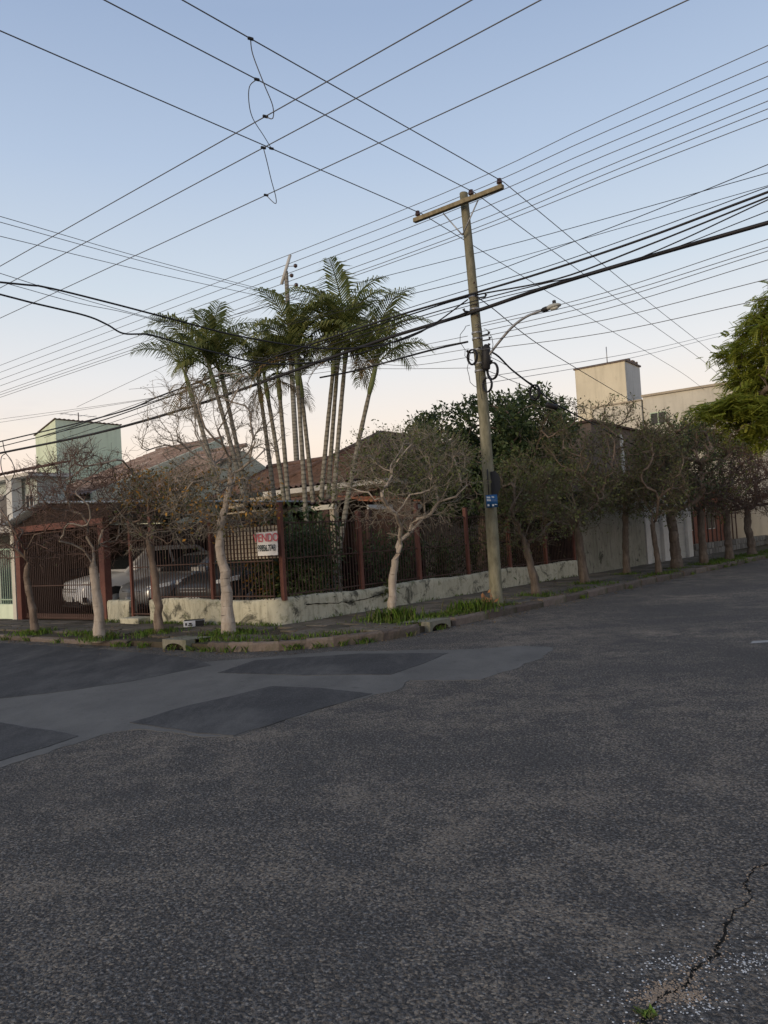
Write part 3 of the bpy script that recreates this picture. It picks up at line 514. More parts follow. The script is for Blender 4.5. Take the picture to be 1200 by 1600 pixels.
def chips(name, pts, smin, smax, mat):
    """small angular stones lying on the road"""
    V = []; Fc = []
    for p in pts:
        s = nrg.uniform(smin, smax); b = len(V); a0 = nrg.uniform(0, 6.28); k = 5
        for j in range(k):
            a = a0 + 6.283 * j / k; r_ = s * nrg.uniform(.6, 1.1); V.append((p[0] + r_ * math.cos(a), p[1] + r_ * math.sin(a), .001))
        V.append((p[0] + nrg.normal(0, s * .2), p[1] + nrg.normal(0, s * .2), s * nrg.uniform(.5, .9)))
        Fc += [(b + j, b + (j + 1) % k, b + k) for j in range(k)]
    me = fast_mesh(name, V, Fc, 3, mat); o = link_mesh(name, me); o['kind'] = 'stuff'; return o
cr_pts = []
for _ in range(420):
    q = fine[nrg.integers(len(fine) // 3, len(fine))]; cr_pts.append(q + nrg.normal(0, 1, 2) * np.array((.16, .09)))
chips('white_gravel', [q for q in cr_pts if nrg.random() < .55] + [np.array(c_) + nrg.normal(0, 1, 2) * np.array((.075, .035)) for c_ in [(0.968, 2.889), (1.182, 2.823), (0.937, 2.639), (1.264, 2.877)] for _ in range(75)], 0.0015, .0062, mottled('white_stone_chips', (.42, .43, .44), (.62, .63, .64), 20, .8, 0))
chips('tan_gravel', [np.array(c_) + nrg.normal(0, 1, 2) * np.array((.035, .02)) for c_ in [(0.867, 2.738), (0.933, 2.683), (0.806, 2.688)] for _ in range(150)] + [fine[nrg.integers(len(fine) // 2, len(fine))] + nrg.normal(0, .035, 2) for _ in range(330)] + [fine[nrg.integers(0, len(fine))] + nrg.normal(0, .012, 2) for _ in range(240)], .002, .007, mottled('tan_stone_chips', (.24, .18, .13), (.36, .28, .21), 20, .9, 0))
loose = [(nrg.uniform(-3, 4.5), nrg.uniform(2.4, 9)) for _ in range(420)]
chips('loose_grit', loose, .0025, .008, mottled('grey_stone_chips', (.13, .125, .12), (.25, .24, .22), 20, .9, 0))
chips('kerb_litter', [kerb_pt(t_)[0] + kerb_pt(t_)[2] * abs(nrg.normal(0, .12)) for t_ in nrg.uniform(-12, 26, 500)], .006, .02, mottled('dry_leaf_litter', (.10, .07, .04), (.20, .15, .09), 20, .9, 0))

# ================================================================= low wall, fences, gates
def rough_wall(name, path, zt, th, mat, root, z0=.09):
    """masonry wall along [(point, outward)] with uneven faces and a rounded top"""
    V = []; Fc = []; prof = [(0, 0.), (0, .25), (0, .5), (0, .78), (.006, .94), (.035, 1.), (th - .035, 1.), (th, .94), (th, 0.)]; n = len(prof); k = len(path)
    for i, (p, o) in enumerate(path):
        zz = zt[i]
        for j, (dd, f) in enumerate(prof):
            e = nrg.normal(0, .006) if 0 < j < n - 1 else 0
            q = np.array(p) - np.array(o) * (dd + e); V.append((q[0], q[1], z0 + (zz - z0) * f + (nrg.normal(0, .006) if 3 < j < 8 else 0)))
    Fc = [(i * n + j, i * n + j + 1, (i + 1) * n + j + 1, (i + 1) * n + j) for i in range(k - 1) for j in range(n - 1)]
    mb = MB(); mb.add(V, Fc, True); mb.add([V[j] for j in range(n)], [tuple(range(n))]); mb.add([V[(k - 1) * n + j] for j in range(n)], [tuple(range(n))]); return mb.build(name, mat, root)
wp = [(LF(s, 0)[:2], nL) for s in np.arange(3.75, .55, -.12)]; cr_ = .55
cc_ = C0 - nL * cr_ - nR * cr_
a0 = math.atan2(nL[1], nL[0]); a1 = math.atan2(nR[1], nR[0])
wp += [(tuple(cc_ + np.array((math.cos(a), math.sin(a))) * cr_), (math.cos(a), math.sin(a))) for a in np.linspace(a0, a1, 9)]
wp += [(RF(s, 0)[:2], nR) for s in np.arange(.66, 12.4, .12)]
bw = empty('boundary_wall', LF(0, -.1, SW), 'low stained cream masonry wall curving round the street corner', 'wall')
nw = len(wp); rough_wall('wall_body', wp, [.60 + .02 * math.sin(i * .21) + .012 * math.sin(i * .07 + 1) for i in range(nw)], .17, M_['wall'], bw)
crk = MB(); last = None
for i, s in enumerate(np.arange(.75, 3.2, .07)):
    z = .40 + .035 * math.sin(s * 2.3) + nrg.normal(0, .010); w = .005 + abs(nrg.normal(0, .004))
    cur = (RF(s, .012, z - w), RF(s, .012, z + w))
    if last: crk.poly([last[0], cur[0], cur[1], last[1]])
    last = cur
crk.build('crack', M_['crack'], bw, fix=False)
blk = empty('gate_pier', LF(4.9, 0, SW), 'short cream masonry block between the two brown gates', 'wall')
rough_wall('pier_body', [(LF(s, .02)[:2], nL) for s in np.arange(5.24, 4.42, -.1)], [.60] * 20, .22, M_['wall'], blk)
MB().fbox(LF, 3.76, 4.40, -.10, .30, .09, .245).build('doorstep', M_['wall'], label='worn cream doorstep below the narrow brown gate', cat='step', bevel=.02)

bar_me = MB(); 
def bar_mesh(h, w=.013):
    mb = MB(); mb.hexa([(x * w / 2, y * w / 2, z) for z in (0, h) for x, y in ((-1, -1), (1, -1), (1, 1), (-1, 1))])
    me = bpy.data.meshes.new('bar'); me.from_pydata(mb.v, [], mb.f); me.materials.append(M_['iron']); return me
def fence_run(root, F, s0, s1, d, z0, z1, rails, posts, pw=.075, pz=None, step=.092, pm=None):
    b = root.location; me = bar_mesh(z1 - z0); ang = math.atan2(*(np.array(F(1, 0)[:2]) - np.array(F(0, 0)[:2]))[::-1])
    n = int((s1 - s0) / step)
    for i in range(n + 1):
        s = s0 + (s1 - s0) * i / n; p = F(s, d, z0); o = link_mesh('bar', me, root, (p[0] - b.x, p[1] - b.y, z0 - b.z)); o.rotation_euler = (rnd.uniform(-.004, .004), rnd.uniform(-.004, .004), ang)
    for z in rails: MB().fbox(F, s0 - .02, s1 + .02, d - .018, d + .018, z - .011, z + .011).build('rail', M_['iron'], root)
    for s, zt in posts: MB().fbox(F, s - pw / 2, s + pw / 2, d - pw / 2 - .004, d + pw / 2 + .004, z0 - .03, zt).build('post', pm or M_['ironlt'], root, bevel=.006)
fl = empty('iron_fence', LF(1.8, -.09, .60), 'brown vertical bar fence on the wall left of the corner post', 'fence', 'iron fences')
fence_run(fl, LF, .12, 3.70, -.09, .59, 2.12, (.66, 1.32, 2.08), ((1.8, 2.35), (3.70, 2.75)))
fr = empty('iron_fence', RF(6, -.09, .60), 'long brown vertical bar fence on the wall along the right street', 'fence', 'iron fences')
fence_run(fr, RF, .42, 12.3, -.09, .59, 2.05, (.66, 1.34, 2.01), ((.30, 2.40), (2.5, 2.22), (4.5, 2.42), (6.5, 2.25), (8.5, 2.2), (10.5, 2.15), (12.3, 2.1)), pw=.085)
pg_ = empty('pedestrian_gate', LF(4.05, -.06, .25), 'narrow brown barred gate above the cream doorstep', 'gate')
fence_run(pg_, LF, 3.82, 4.34, -.06, .27, 2.1, (.30, 1.30, 2.08), ((4.40, 2.35),), pw=.06, step=.075)
cg = empty('carport_gate', LF(7.2, -.08, SW), 'wide brown barred carport gate reaching the ground', 'gate')
fence_run(cg, LF, 5.50, 8.86, -.08, .15, 2.28, (.18, .95, 2.25), (), step=.085)
MB().fbox(LF, 5.5, 8.86, -.10, -.085, .14, .27).build('kick_plate', M_['iron'], cg)
# carport: two stout posts, beam, low gable roof in metal sheet
cpt = empty('carport', LF(7.2, -2.5, SW), 'dark brown carport with low grey metal gable roof over the cars', 'carport')
for s, d in ((5.36, -.05), (8.98, -.05), (5.36, -4.6), (8.98, -4.6), (2.6, -4.6)):
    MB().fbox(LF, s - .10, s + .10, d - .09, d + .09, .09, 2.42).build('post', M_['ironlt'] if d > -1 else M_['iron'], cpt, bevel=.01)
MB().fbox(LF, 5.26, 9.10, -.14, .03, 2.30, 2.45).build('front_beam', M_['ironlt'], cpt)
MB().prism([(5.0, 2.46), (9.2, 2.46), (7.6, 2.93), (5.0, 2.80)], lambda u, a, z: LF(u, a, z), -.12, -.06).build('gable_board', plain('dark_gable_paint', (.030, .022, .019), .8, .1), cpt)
def corrugated(F, s0, s1, d0, d1, zf, mat, name, root, pitch=.14, amp=.022, th=.012):
    """metal sheet; zf(s,d) height, ridges run along d"""
    k = int((s1 - s0) / pitch * 4); V = []; 
    for dd in np.linspace(d0, d1, 5):
        for i in range(k + 1):
            s = s0 + (s1 - s0) * i / k; V.append(F(s, dd, zf(s, dd) + amp * math.sin(2 * math.pi * (s - s0) / pitch)))
    n = k + 1; top = [(j * n + i, j * n + i + 1, (j + 1) * n + i + 1, (j + 1) * n + i) for j in range(4) for i in range(k)]
    mb = MB(); mb.add(V, top, True); o = mb.build(name, mat, root); sm = o.modifiers.new('thickness', 'SOLIDIFY'); sm.thickness = th; return o
corrugated(LF, 7.5, 9.35, -5.2, .25, lambda s, d: 2.97 - (s - 7.5) * .25, M_['zinc'], 'roof_sheet', cpt)
corrugated(LF, 3.4, 7.5, -5.2, .10, lambda s, d: 2.97 - (7.5 - s) * .07, M_['zinc'], 'roof_sheet', cpt)
MB().fbox(LF, 9.02, 9.12, -6, -.1, .1, 2.45).build('side_wall', mottled('brown_shed_wall', (.10, .072, .058), (.155, .115, .092), 2, .9, .3), cpt)
MB().fbox(LF, 1.0, 9.1, -6.1, -6.0, .1, 2.6).build('back_wall', M_['iron'], cpt)
for s0, s1, z0, z1 in ((8.3, 8.7, 1.05, 1.25), (7.6, 7.95, 1.1, 1.3)):
    MB().fbox(LF, 9.02 - .25, 9.015, -(s1 - 6.2), -(s0 - 6.2), z0, z1).build('shelf_box', M_['dark'], cpt)

# trellis board with the for-sale notice inside the fence
tr = empty('trellis_panel', LF(.95, -.30, 1.2), 'beige board with brown square trellis behind the fence', 'trellis')
MB().fbox(LF, .14, 1.95, -.34, -.32, 1.36, 1.98).build('board', mottled('pale_board', (.50, .45, .37), (.60, .55, .46), 3, .9, .2), tr)
for s in np.arange(.14, 1.96, .095): MB().fbox(LF, s - .006, s + .006, -.318, -.306, 1.36, 2.02).build('lath', M_['iron'], tr)
for z in np.arange(1.40, 2.0, .085): MB().fbox(LF, .12, 1.97, -.304, -.294, z - .006, z + .006).build('lath', M_['iron'], tr)
def text(s, size, mat, loc, rot, parent, name='lettering', ext=.001, sx=1.):
    c = bpy.data.curves.new(name, 'FONT'); c.body = s; c.size = size; c.align_x = 'CENTER'; c.align_y = 'CENTER'; c.extrude = ext; c.offset = .003; c.materials.append(mat)
    tmp = bpy.data.objects.new(name, c); COL.objects.link(tmp); bpy.context.view_layer.update(); me = bpy.data.meshes.new_from_object(tmp.evaluated_get(bpy.context.evaluated_depsgraph_get())); bpy.data.objects.remove(tmp)
    o = link_mesh(name, me); o.parent = parent; o.location = loc; o.rotation_euler = rot; o.scale = (sx, 1, 1); return o
sg = empty('sale_sign', LF(.20, .0, 1.42), 'white notice reading VENDO with a phone number, tied to the fence', 'sign')
b = sg.location; c2 = np.array(LF(.20, -.055)[:2]); e_ = -uL
def SG(u, w, z): q = c2 + e_ * u + nL * w; return (q[0], q[1], z)
sv = MB(); gx = np.linspace(-.265, .265, 7); gz = np.linspace(1.42, 1.86, 7); V = []
for w in (0., -.006):
    for z in gz:
        for u in gx: V.append(SG(u + (z - 1.64) * .02, .012 * math.sin(u * 9 + z * 5) + w, z + (u > .2) * .012 * (z > 1.8)))
n7 = 49; fs = [(j * 7 + i, j * 7 + i + 1, (j + 1) * 7 + i + 1, (j + 1) * 7 + i) for j in range(6) for i in range(6)]
sv.add(V, fs + [tuple(n7 + q for q in f[::-1]) for f in fs], True); sv.build('panel', plain('white_banner_vinyl', (.72, .73, .74), .6), sg)
rot = (R(90), 0, math.atan2(e_[1], e_[0]))
pa = Vector(SG(0, .022, 1.745)) - b; pb = Vector(SG(0.005, .022, 1.555)) - b
text('VENDO', .215, plain('faded_red_print', (.62, .14, .17), .7), pa, rot, sg, sx=.88)
text('99856.7743', .165, plain('faded_black_print', (.035, .05, .05), .7), pb, rot, sg, sx=.60)

# fallen leaves scattered over the pavement and gutter
rngl = np.random.default_rng(91); LP_ = []
for _ in range(2600):
    t_ = rngl.uniform(-11, 24); p, tg, n_ = kerb_pt(t_); k = abs(rngl.normal(0, .8)) if rngl.random() < .75 else -abs(rngl.normal(0, .25)); q = p - n_ * k
    if k > 2.0: continue
    LP_.append((q[0], q[1], .138 if k > .18 else (.162 if k > 0 else .006)))
LP_ = np.array(LP_); n_l = len(LP_); a_ = rngl.uniform(0, 6.28, n_l); s_l = rngl.uniform(.012, .035, n_l)[:, None]; dx_ = np.stack([np.cos(a_), np.sin(a_), rngl.normal(0, .25, n_l)], 1) * s_l; dy_ = np.stack([-np.sin(a_), np.cos(a_), rngl.normal(0, .25, n_l)], 1) * s_l * .5
V_ = np.stack([LP_ - dx_, LP_ + dy_ + (0, 0, .006), LP_ + dx_, LP_ - dy_ + (0, 0, .004)], 1).reshape(-1, 3); o = link_mesh('fallen_leaves', fast_mesh('fallen_leaves', V_, np.arange(n_l * 4).reshape(-1, 4), 4, leafmat('fallen_leaf', (.10, .065, .035), (.17, .11, .055), (.22, .16, .09), (.07, .06, .03)))); o['kind'] = 'stuff'

# ================================================================= trees and plants
def unit(a): return a / np.maximum(np.linalg.norm(a, axis=-1, keepdims=True), 1e-9)
def tube_mesh_segments(P0, P1, D0, D1, R0, R1, n):
    """independent tapered segments; frames depend only on the direction so chained segments share rings"""
    def frame(D):
        ref = np.where(np.abs(D[:, 2:3]) > .9, np.array([[1., .1, 0]]), np.array([[.05, .1, 1.]])); u = unit(np.cross(D, ref)); return u, np.cross(D, u)
    a = np.arange(n) * 2 * np.pi / n; ca, sa = np.cos(a), np.sin(a)
    def ring(P, D, r):
        u, w = frame(D); return P[:, None, :] + (u[:, None, :] * ca[None, :, None] + w[:, None, :] * sa[None, :, None]) * r[:, None, None]
    V = np.concatenate([ring(P0, D0, R0), ring(P1, D1, R1)], axis=1).reshape(-1, 3)
    m = len(P0); j = np.arange(n); q = np.stack([j, (j + 1) % n, n + (j + 1) % n, n + j], 1)
    F = (np.arange(m)[:, None, None] * 2 * n + q[None]).reshape(-1, 4); return V, F
class Branching:
    """tree skeleton: every new tip is joined to the best placed node grown so far"""
    def __init__(s, rng, trunk, spacing=.12):
        s.rng = rng; s.P = []; s.par = []; s.D = []
        tr = [np.array(p, float) for p in trunk]; prev = -1
        for a, b in zip(tr[:-1], tr[1:]):
            k = max(2, int(np.linalg.norm(b - a) / spacing))
            for i in range(k):
                p = a + (b - a) * i / k
                if 0 < len(s.P): p = p + rng.normal(0, .006, 3)
                s.P.append(p); s.par.append(prev); s.D.append(unit(b - a)); prev = len(s.P) - 1
        s.P.append(tr[-1]); s.par.append(prev); s.D.append(unit(tr[-1] - tr[-2])); s.ntrunk = len(s.P); s.lo = 0
    def grow(s, targets, amin, seg=.16, jit=.03, back=.8, maxlen=9., zcap=None, nodes=None):
        rng = s.rng; P = np.array(s.P); D = np.array(s.D); start = np.array([rng.random() for _ in range(1)])
        for t in targets:
            A = np.array(s.P[amin:]); DD = np.array(s.D[amin:]); v = t - A; L = np.linalg.norm(v, axis=1); cs = (v * DD).sum(1) / np.maximum(L, 1e-6)
            cost = L * (1 + back * (1 - cs)) + (L < .05) * 9; i = int(np.argmin(cost)) + amin
            if L[i - amin] > maxlen: continue
            p0, d0, ln = s.P[i], s.D[i], L[i - amin]; k = max(2, int(ln / seg)); c = p0 + d0 * ln * .38; prev = i; last = p0
            for j in range(1, k + 1):
                f = j / k; q = p0 * (1 - f) ** 2 + 2 * c * f * (1 - f) + t * f * f + rng.normal(0, jit, 3) * min(1, ln)
                s.P.append(q); s.par.append(prev); s.D.append(unit(q - last)); last = q; prev = len(s.P) - 1
    def twigs(s, n, lo, l0, l1, spread=.8, up=.3, out_c=None, out=.5, k=3):
        rng = s.rng; idx = rng.integers(lo, len(s.P), n)
        for i in idx:
            d = unit(s.D[i] * .6 + rng.normal(0, spread, 3) + np.array((0, 0, up)) + (unit(s.P[i] - out_c) * out if out_c is not None else 0)); L = rng.uniform(l0, l1); prev = i; p = s.P[i]
            for j in range(k):
                d = unit(d + rng.normal(0, .25, 3)); p = p + d * L / k; s.P.append(p); s.par.append(prev); s.D.append(d); prev = len(s.P) - 1
    def mesh(s, rbase, rtip, name, mats, parent, flare=1.6, knob=0., limb=.5):
        P = np.array(s.P); D = unit(np.array(s.D)); par = np.array(s.par); N = len(P); cnt = np.zeros(N)
        child = np.zeros(N, int); np.add.at(child, par[par >= 0], 1); cnt[child == 0] = 1
        for i in range(N - 1, 0, -1): cnt[par[i]] += cnt[i]
        ex = math.log(rbase * limb / rtip) / math.log(max(2, cnt[s.ntrunk - 1] / 2)); r = np.minimum(rtip * cnt ** ex, rbase * limb * 1.1); r[:s.ntrunk] = rbase * np.linspace(1, getattr(s, 'ttop', .82), s.ntrunk) * (1 + .10 * np.sin(np.arange(s.ntrunk) * 1.9 + s.rng.uniform(0, 6)) * s.rng.uniform(.3, 1, s.ntrunk))
        k = np.arange(s.ntrunk); r[:s.ntrunk] *= 1 + (flare - 1) * np.exp(-k / 2.2) + knob * np.sin(k * 1.7) * .5
        heavy = np.full(N, -1)
        for i in range(1, N):
            p = par[i]
            if heavy[p] < 0 or cnt[i] > cnt[heavy[p]]: heavy[p] = i
        ids = np.arange(1, N); p = par[1:]; cont = heavy[p] == ids
        R0 = np.where(cont, np.minimum(r[p], r[ids] * 2.2), r[ids] * 1.12); D0 = np.where(cont[:, None], D[p], D[ids])
        b = base_of(parent); off = np.array((b.x, b.y, b.z)); first = None
        is_t = ids < s.ntrunk
        for nm, sel, mat in (('trunk', is_t, mats[0]), ('branches', ~is_t & (r[ids] > .011), mats[2] if len(mats) > 2 else mats[0]), ('twigs', ~is_t & (r[ids] <= .011), mats[1])):
            if not sel.any(): continue
            n = {'trunk': 12, 'branches': 6, 'twigs': 3}[nm]; q = ids[sel]
            V, F = tube_mesh_segments(P[par[q]] - off, P[q] - off, D0[sel], D[q], R0[sel], r[q], n)
            if nm == 'trunk': V = V + s.rng.normal(0, rbase * .035, V.shape)
            o = link_mesh(nm, fast_mesh(nm, V, F, 4, mat, nm != 'twigs'), parent)
            if nm != 'trunk': o['kind'] = 'stuff'
        s.r = r; s.child = child; return P
def leaf_mesh(rng, P, size, off, up=.3, narrow=.45, jitter=.5, dirs=None):
    """one kite shaped leaf per point"""
    n = len(P); d = unit(rng.normal(0, 1, (n, 3)) + (0 if dirs is None else dirs) + np.array((0, 0, -up))); w = unit(np.cross(d, rng.normal(0, 1, (n, 3)))); nn = np.cross(d, w)
    L = (size * rng.uniform(1 - jitter, 1 + jitter, n))[:, None]; P = P - off
    V = np.stack([P, P + d * L * .5 + w * L * narrow * .5 + nn * L * .06, P + d * L, P + d * L * .5 - w * L * narrow * .5 + nn * L * .06], 1).reshape(-1, 3)
    return V, np.arange(n * 4).reshape(n, 4)
def add_leaves(rng, P, size, parent, mat, name='foliage', **k):
    b = base_of(parent); V, F = leaf_mesh(rng, np.asarray(P), size, np.array((b.x, b.y, b.z)), **k)
    o = link_mesh(name, fast_mesh(name, V, F, 4, mat), parent); o['kind'] = 'stuff'; return o
def in_ell(rng, n, c, r, shell=.55):
    d = unit(rng.normal(0, 1, (n, 3))); f = rng.uniform(shell ** 3, 1, n) ** (1 / 3); return np.array(c) + d * f[:, None] * np.array(r)
def street_tree(name, label, base, trunk, crowns, rb, mats, seed, n=(7, 60, 260), tw=1500, leaves=(), fork=None, flare=1.35, jit=.035, twl=(.10, .30), rtip=.0028, ttop=.82, limb=.48, group='street trees along the kerb'):
    rng = np.random.default_rng(seed); root = empty(name, (base[0], base[1], .10), label, 'tree', group)
    B = Branching(rng, [(base[0], base[1], .06)] + trunk); B.ttop = ttop; top = B.ntrunk; amin = max(2, int(top * (fork if fork else .86)))
    for c, r in crowns:
        k = len(crowns)
        T = in_ell(rng, max(3, n[0] // k), c, r, .75); T = T[np.argsort(np.linalg.norm(T - np.array(trunk[-1]), axis=1))]; B.grow(T, amin, .16, jit)
    for c, r in crowns:
        T = in_ell(rng, n[1] // k, c, r, .5); T = T[np.argsort(np.linalg.norm(T - np.array(trunk[-1]), axis=1))]; B.grow(T, top, .13, jit * 1.2, .9)
    for c, r in crowns:
        T = in_ell(rng, n[2] // k, c, np.array(r) * 1.04, .35); B.grow(T, top, .11, jit, .7, maxlen=.8)
    lo = top + int((len(B.P) - top) * .15); B.twigs(tw, lo, *twl, out_c=np.array(crowns[0][0]), k=3)
    B.mesh(rb, rtip, name, mats, root, flare, limb=limb); P = np.array(B.P)
    tips = P[np.where(B.child == 0)[0]]
    for cnt, size, mat, nm, filt in leaves:
        q = tips if filt is None else tips[filt(tips)]
        if not len(q): continue
        q = q[rng.integers(0, len(q), cnt)] + rng.normal(0, size * .7, (cnt, 3)); add_leaves(rng, q, size, root, M_[mat], nm)
    return root
RED, GREY = M_['twig_red'], M_['twig_grey']; MIDB = m_bark('limb_bark', (.15, .125, .10), (.25, .215, .18), (.34, .30, .25)); PALE, BRN, DRK = M_['bark_pale'], M_['bark_brown'], M_['bark_dark']
street_tree('street_tree', 'slim bare tree with a twisted trunk, leftmost by the pale green house', (-7.22, 15.92), [(-7.24, 15.9, .6), (-7.33, 15.92, 1.1), (-7.32, 15.9, 1.42)],
            [((-7.15, 15.9, 2.55), (.95, .95, 1.05)), ((-7.9, 16., 2.1), (.5, .6, .5))], .074, (BRN, RED), 1, (10, 60, 240), 900, [(160, .05, 'leaf_brown', 'foliage', None)], limb=.34)
street_tree('street_tree', 'bare pale-trunked tree pruned to a knuckle, in front of the carport post', (-5.235, 14.064), [(-5.21, 14.06, .55), (-5.25, 14.06, 1.0), (-5.28, 14.06, 1.42)],
            [((-5.25, 14.1, 2.5), (1.15, 1.1, 1.05)), ((-5.5, 14.2, 2.9), (.9, .9, .8))], .092, (PALE, RED, MIDB), 2, (16, 110, 460), 2000, [(260, .045, 'leaf_brown', 'foliage', None)], twl=(.12, .36), limb=.30)
street_tree('street_tree', 'thin leaning tree with orange and green leaves beside the narrow gate', (-4.277, 14.445), [(-4.26, 14.44, .6), (-4.30, 14.44, 1.15), (-4.36, 14.45, 1.72)],
            [((-4.15, 14.45, 2.25), (1.0, .95, .70)), ((-4.1, 14.5, 2.75), (.70, .7, .35))], .075, (BRN, GREY), 3, (8, 80, 360), 1700,
            [(1000, .06, 'leaf_autumn', 'foliage', lambda t: t[:, 2] > 2.2), (380, .065, 'leaf_orange', 'yellow_foliage', lambda t: (t[:, 2] > 2.45) & (t[:, 0] < -4.0)), (500, .055, 'leaf_mid', 'low_foliage', None)], limb=.36)
street_tree('street_tree', 'thick smooth pale trunk tree nearest the corner, spreading bare top above yellowing lower twigs', (-2.791, 13.516), [(-2.80, 13.51, .6), (-2.80, 13.5, 1.2), (-2.88, 13.5, 1.62), (-2.82, 13.52, 2.05), (-2.68, 13.52, 2.55), (-2.62, 13.53, 2.82)],
            [((-2.82, 13.5, 2.45), (.98, .95, .68)), ((-2.95, 13.7, 3.75), (1.30, 1.1, 1.05))], .110, (PALE, GREY, MIDB), 4, (16, 150, 620), 2300,
            [(850, .062, 'leaf_autumn', 'foliage', lambda t: (t[:, 2] < 2.95) & (t[:, 2] > 1.9)), (240, .065, 'leaf_orange', 'yellow_foliage', lambda t: (t[:, 2] < 2.8)), (260, .045, 'leaf_brown', 'top_foliage', lambda t: t[:, 2] > 3)], fork=.55, flare=1.3, twl=(.10, .28), ttop=.45, limb=.30)
street_tree('street_tree', 'pale forked tree with a round grey twiggy crown, right of the corner', (0., 14.241), [(.06, 14.24, .55), (.10, 14.24, .95), (.15, 14.24, 1.20)],
            [((.36, 14.3, 2.62), (1.40, 1.25, .95)), ((.55, 14.3, 2.95), (1.05, 1., .62))], .078, (PALE, GREY), 5, (8, 120, 700), 3200,
            [(5200, .055, 'leaf_mid', 'foliage', lambda t: t[:, 2] > 2.35), (700, .05, 'leaf_brown', 'low_foliage', None)], fork=.9)
street_tree('street_tree', 'small tree with a dark split trunk just right of the wooden pole', (3.303, 17.602), [(3.28, 17.6, .5), (3.2, 17.6, .9), (3.13, 17.6, 1.3)],
            [((3.35, 17.6, 1.95), (.95, .9, .75)), ((3.2, 17.7, 2.7), (.8, .8, .6))], .092, (DRK, M_['twig_olive']), 6, (8, 60, 300), 1300, [(1300, .06, 'leaf_brown', 'foliage', None), (2600, .068, 'leaf_mid', 'green_foliage', None)])
street_tree('street_tree', 'tall grey twiggy tree standing where the iron fence ends', (5.088, 20.234), [(5.04, 20.23, .6), (5.0, 20.2, 1.1), (4.97, 20.2, 1.5)],
            [((5.0, 20.2, 3.2), (1.25, 1.2, 1.7)), ((4.8, 20.2, 2.4), (1.15, 1.1, .9))], .115, (DRK, M_['twig_olive'], BRN), 7, (10, 100, 560), 2700, [(1800, .06, 'leaf_brown', 'foliage', None), (4200, .07, 'leaf_mid', 'green_foliage', None)], rtip=.0042)
street_tree('street_tree', 'knotty grey tree in front of the pale concrete wall', (7.052, 23.101), [(7.05, 23.1, .7), (7.08, 23.1, 1.3), (7.12, 23.1, 1.9)],
            [((7.2, 23.1, 3.7), (1.05, 1.0, 1.6)), ((7.1, 23.1, 2.5), (1.0, .9, .6))], .10, (DRK, M_['twig_olive']), 8, (9, 80, 420), 2000, [(1200, .065, 'leaf_brown', 'foliage', None), (2600, .075, 'leaf_mid', 'green_foliage', None)], fork=.6, rtip=.0046)
street_tree('street_tree', 'slender brown tree in front of the first roller door', (7.698, 22.245), [(7.68, 22.24, .6), (7.62, 22.2, 1.1), (7.6, 22.2, 1.55)],
            [((7.8, 22.2, 3.0), (.95, .9, 1.35))], .082, (DRK, M_['twig_olive'], BRN), 9, (8, 70, 380), 1700, [(2700, .075, 'leaf_mid', 'foliage', None), (900, .06, 'leaf_brown', 'brown_foliage', None)], rtip=.0045)
street_tree('street_tree', 'stout brown trunk tree with a dark green core between the two roller doors', (9.031, 24.446), [(9.02, 24.45, .7), (8.98, 24.4, 1.3), (8.92, 24.4, 1.75)],
            [((9.1, 24.4, 3.4), (1.4, 1.2, 1.55))], .165, (DRK, M_['twig_olive'], BRN), 10, (9, 80, 420), 1900, [(4200, .08, 'leaf_dark', 'foliage', None), (1500, .06, 'leaf_brown', 'brown_foliage', None)], rtip=.005)
street_tree('street_tree', 'dark hollow-looking tree just past the second roller door', (10.364, 25.651), [(10.37, 25.65, .7), (10.36, 25.65, 1.3), (10.4, 25.65, 1.8)],
            [((10.5, 25.6, 3.2), (1.5, 1.2, 1.5))], .125, (DRK, RED), 11, (9, 80, 400), 1800, [(1800, .075, 'leaf_brown', 'foliage', None), (2200, .08, 'leaf_mid', 'green_foliage', None)], rtip=.005)
street_tree('street_tree', 'reddish twiggy tree before the brick house, second from the right edge', (11.994, 27.441), [(12, 27.44, .7), (11.98, 27.44, 1.2), (12.02, 27.44, 1.7)],
            [((12.2, 27.4, 2.85), (1.3, 1.2, 1.2))], .13, (DRK, RED), 12, (9, 70, 380), 1800, [(2000, .065, 'leaf_red', 'foliage', None)], rtip=.0055)
street_tree('street_tree', 'reddish twiggy tree before the brick house, rightmost on the pavement', (13.816, 29.646), [(13.8, 29.6, .7), (13.7, 29.6, 1.2), (13.75, 29.6, 1.7)],
            [((14.2, 29.6, 2.75), (1.5, 1.3, 1.15))], .15, (DRK, RED), 13, (9, 70, 380), 1700, [(1700, .07, 'leaf_red', 'foliage', None), (500, .07, 'leaf_dark', 'green_foliage', None)], rtip=.006)

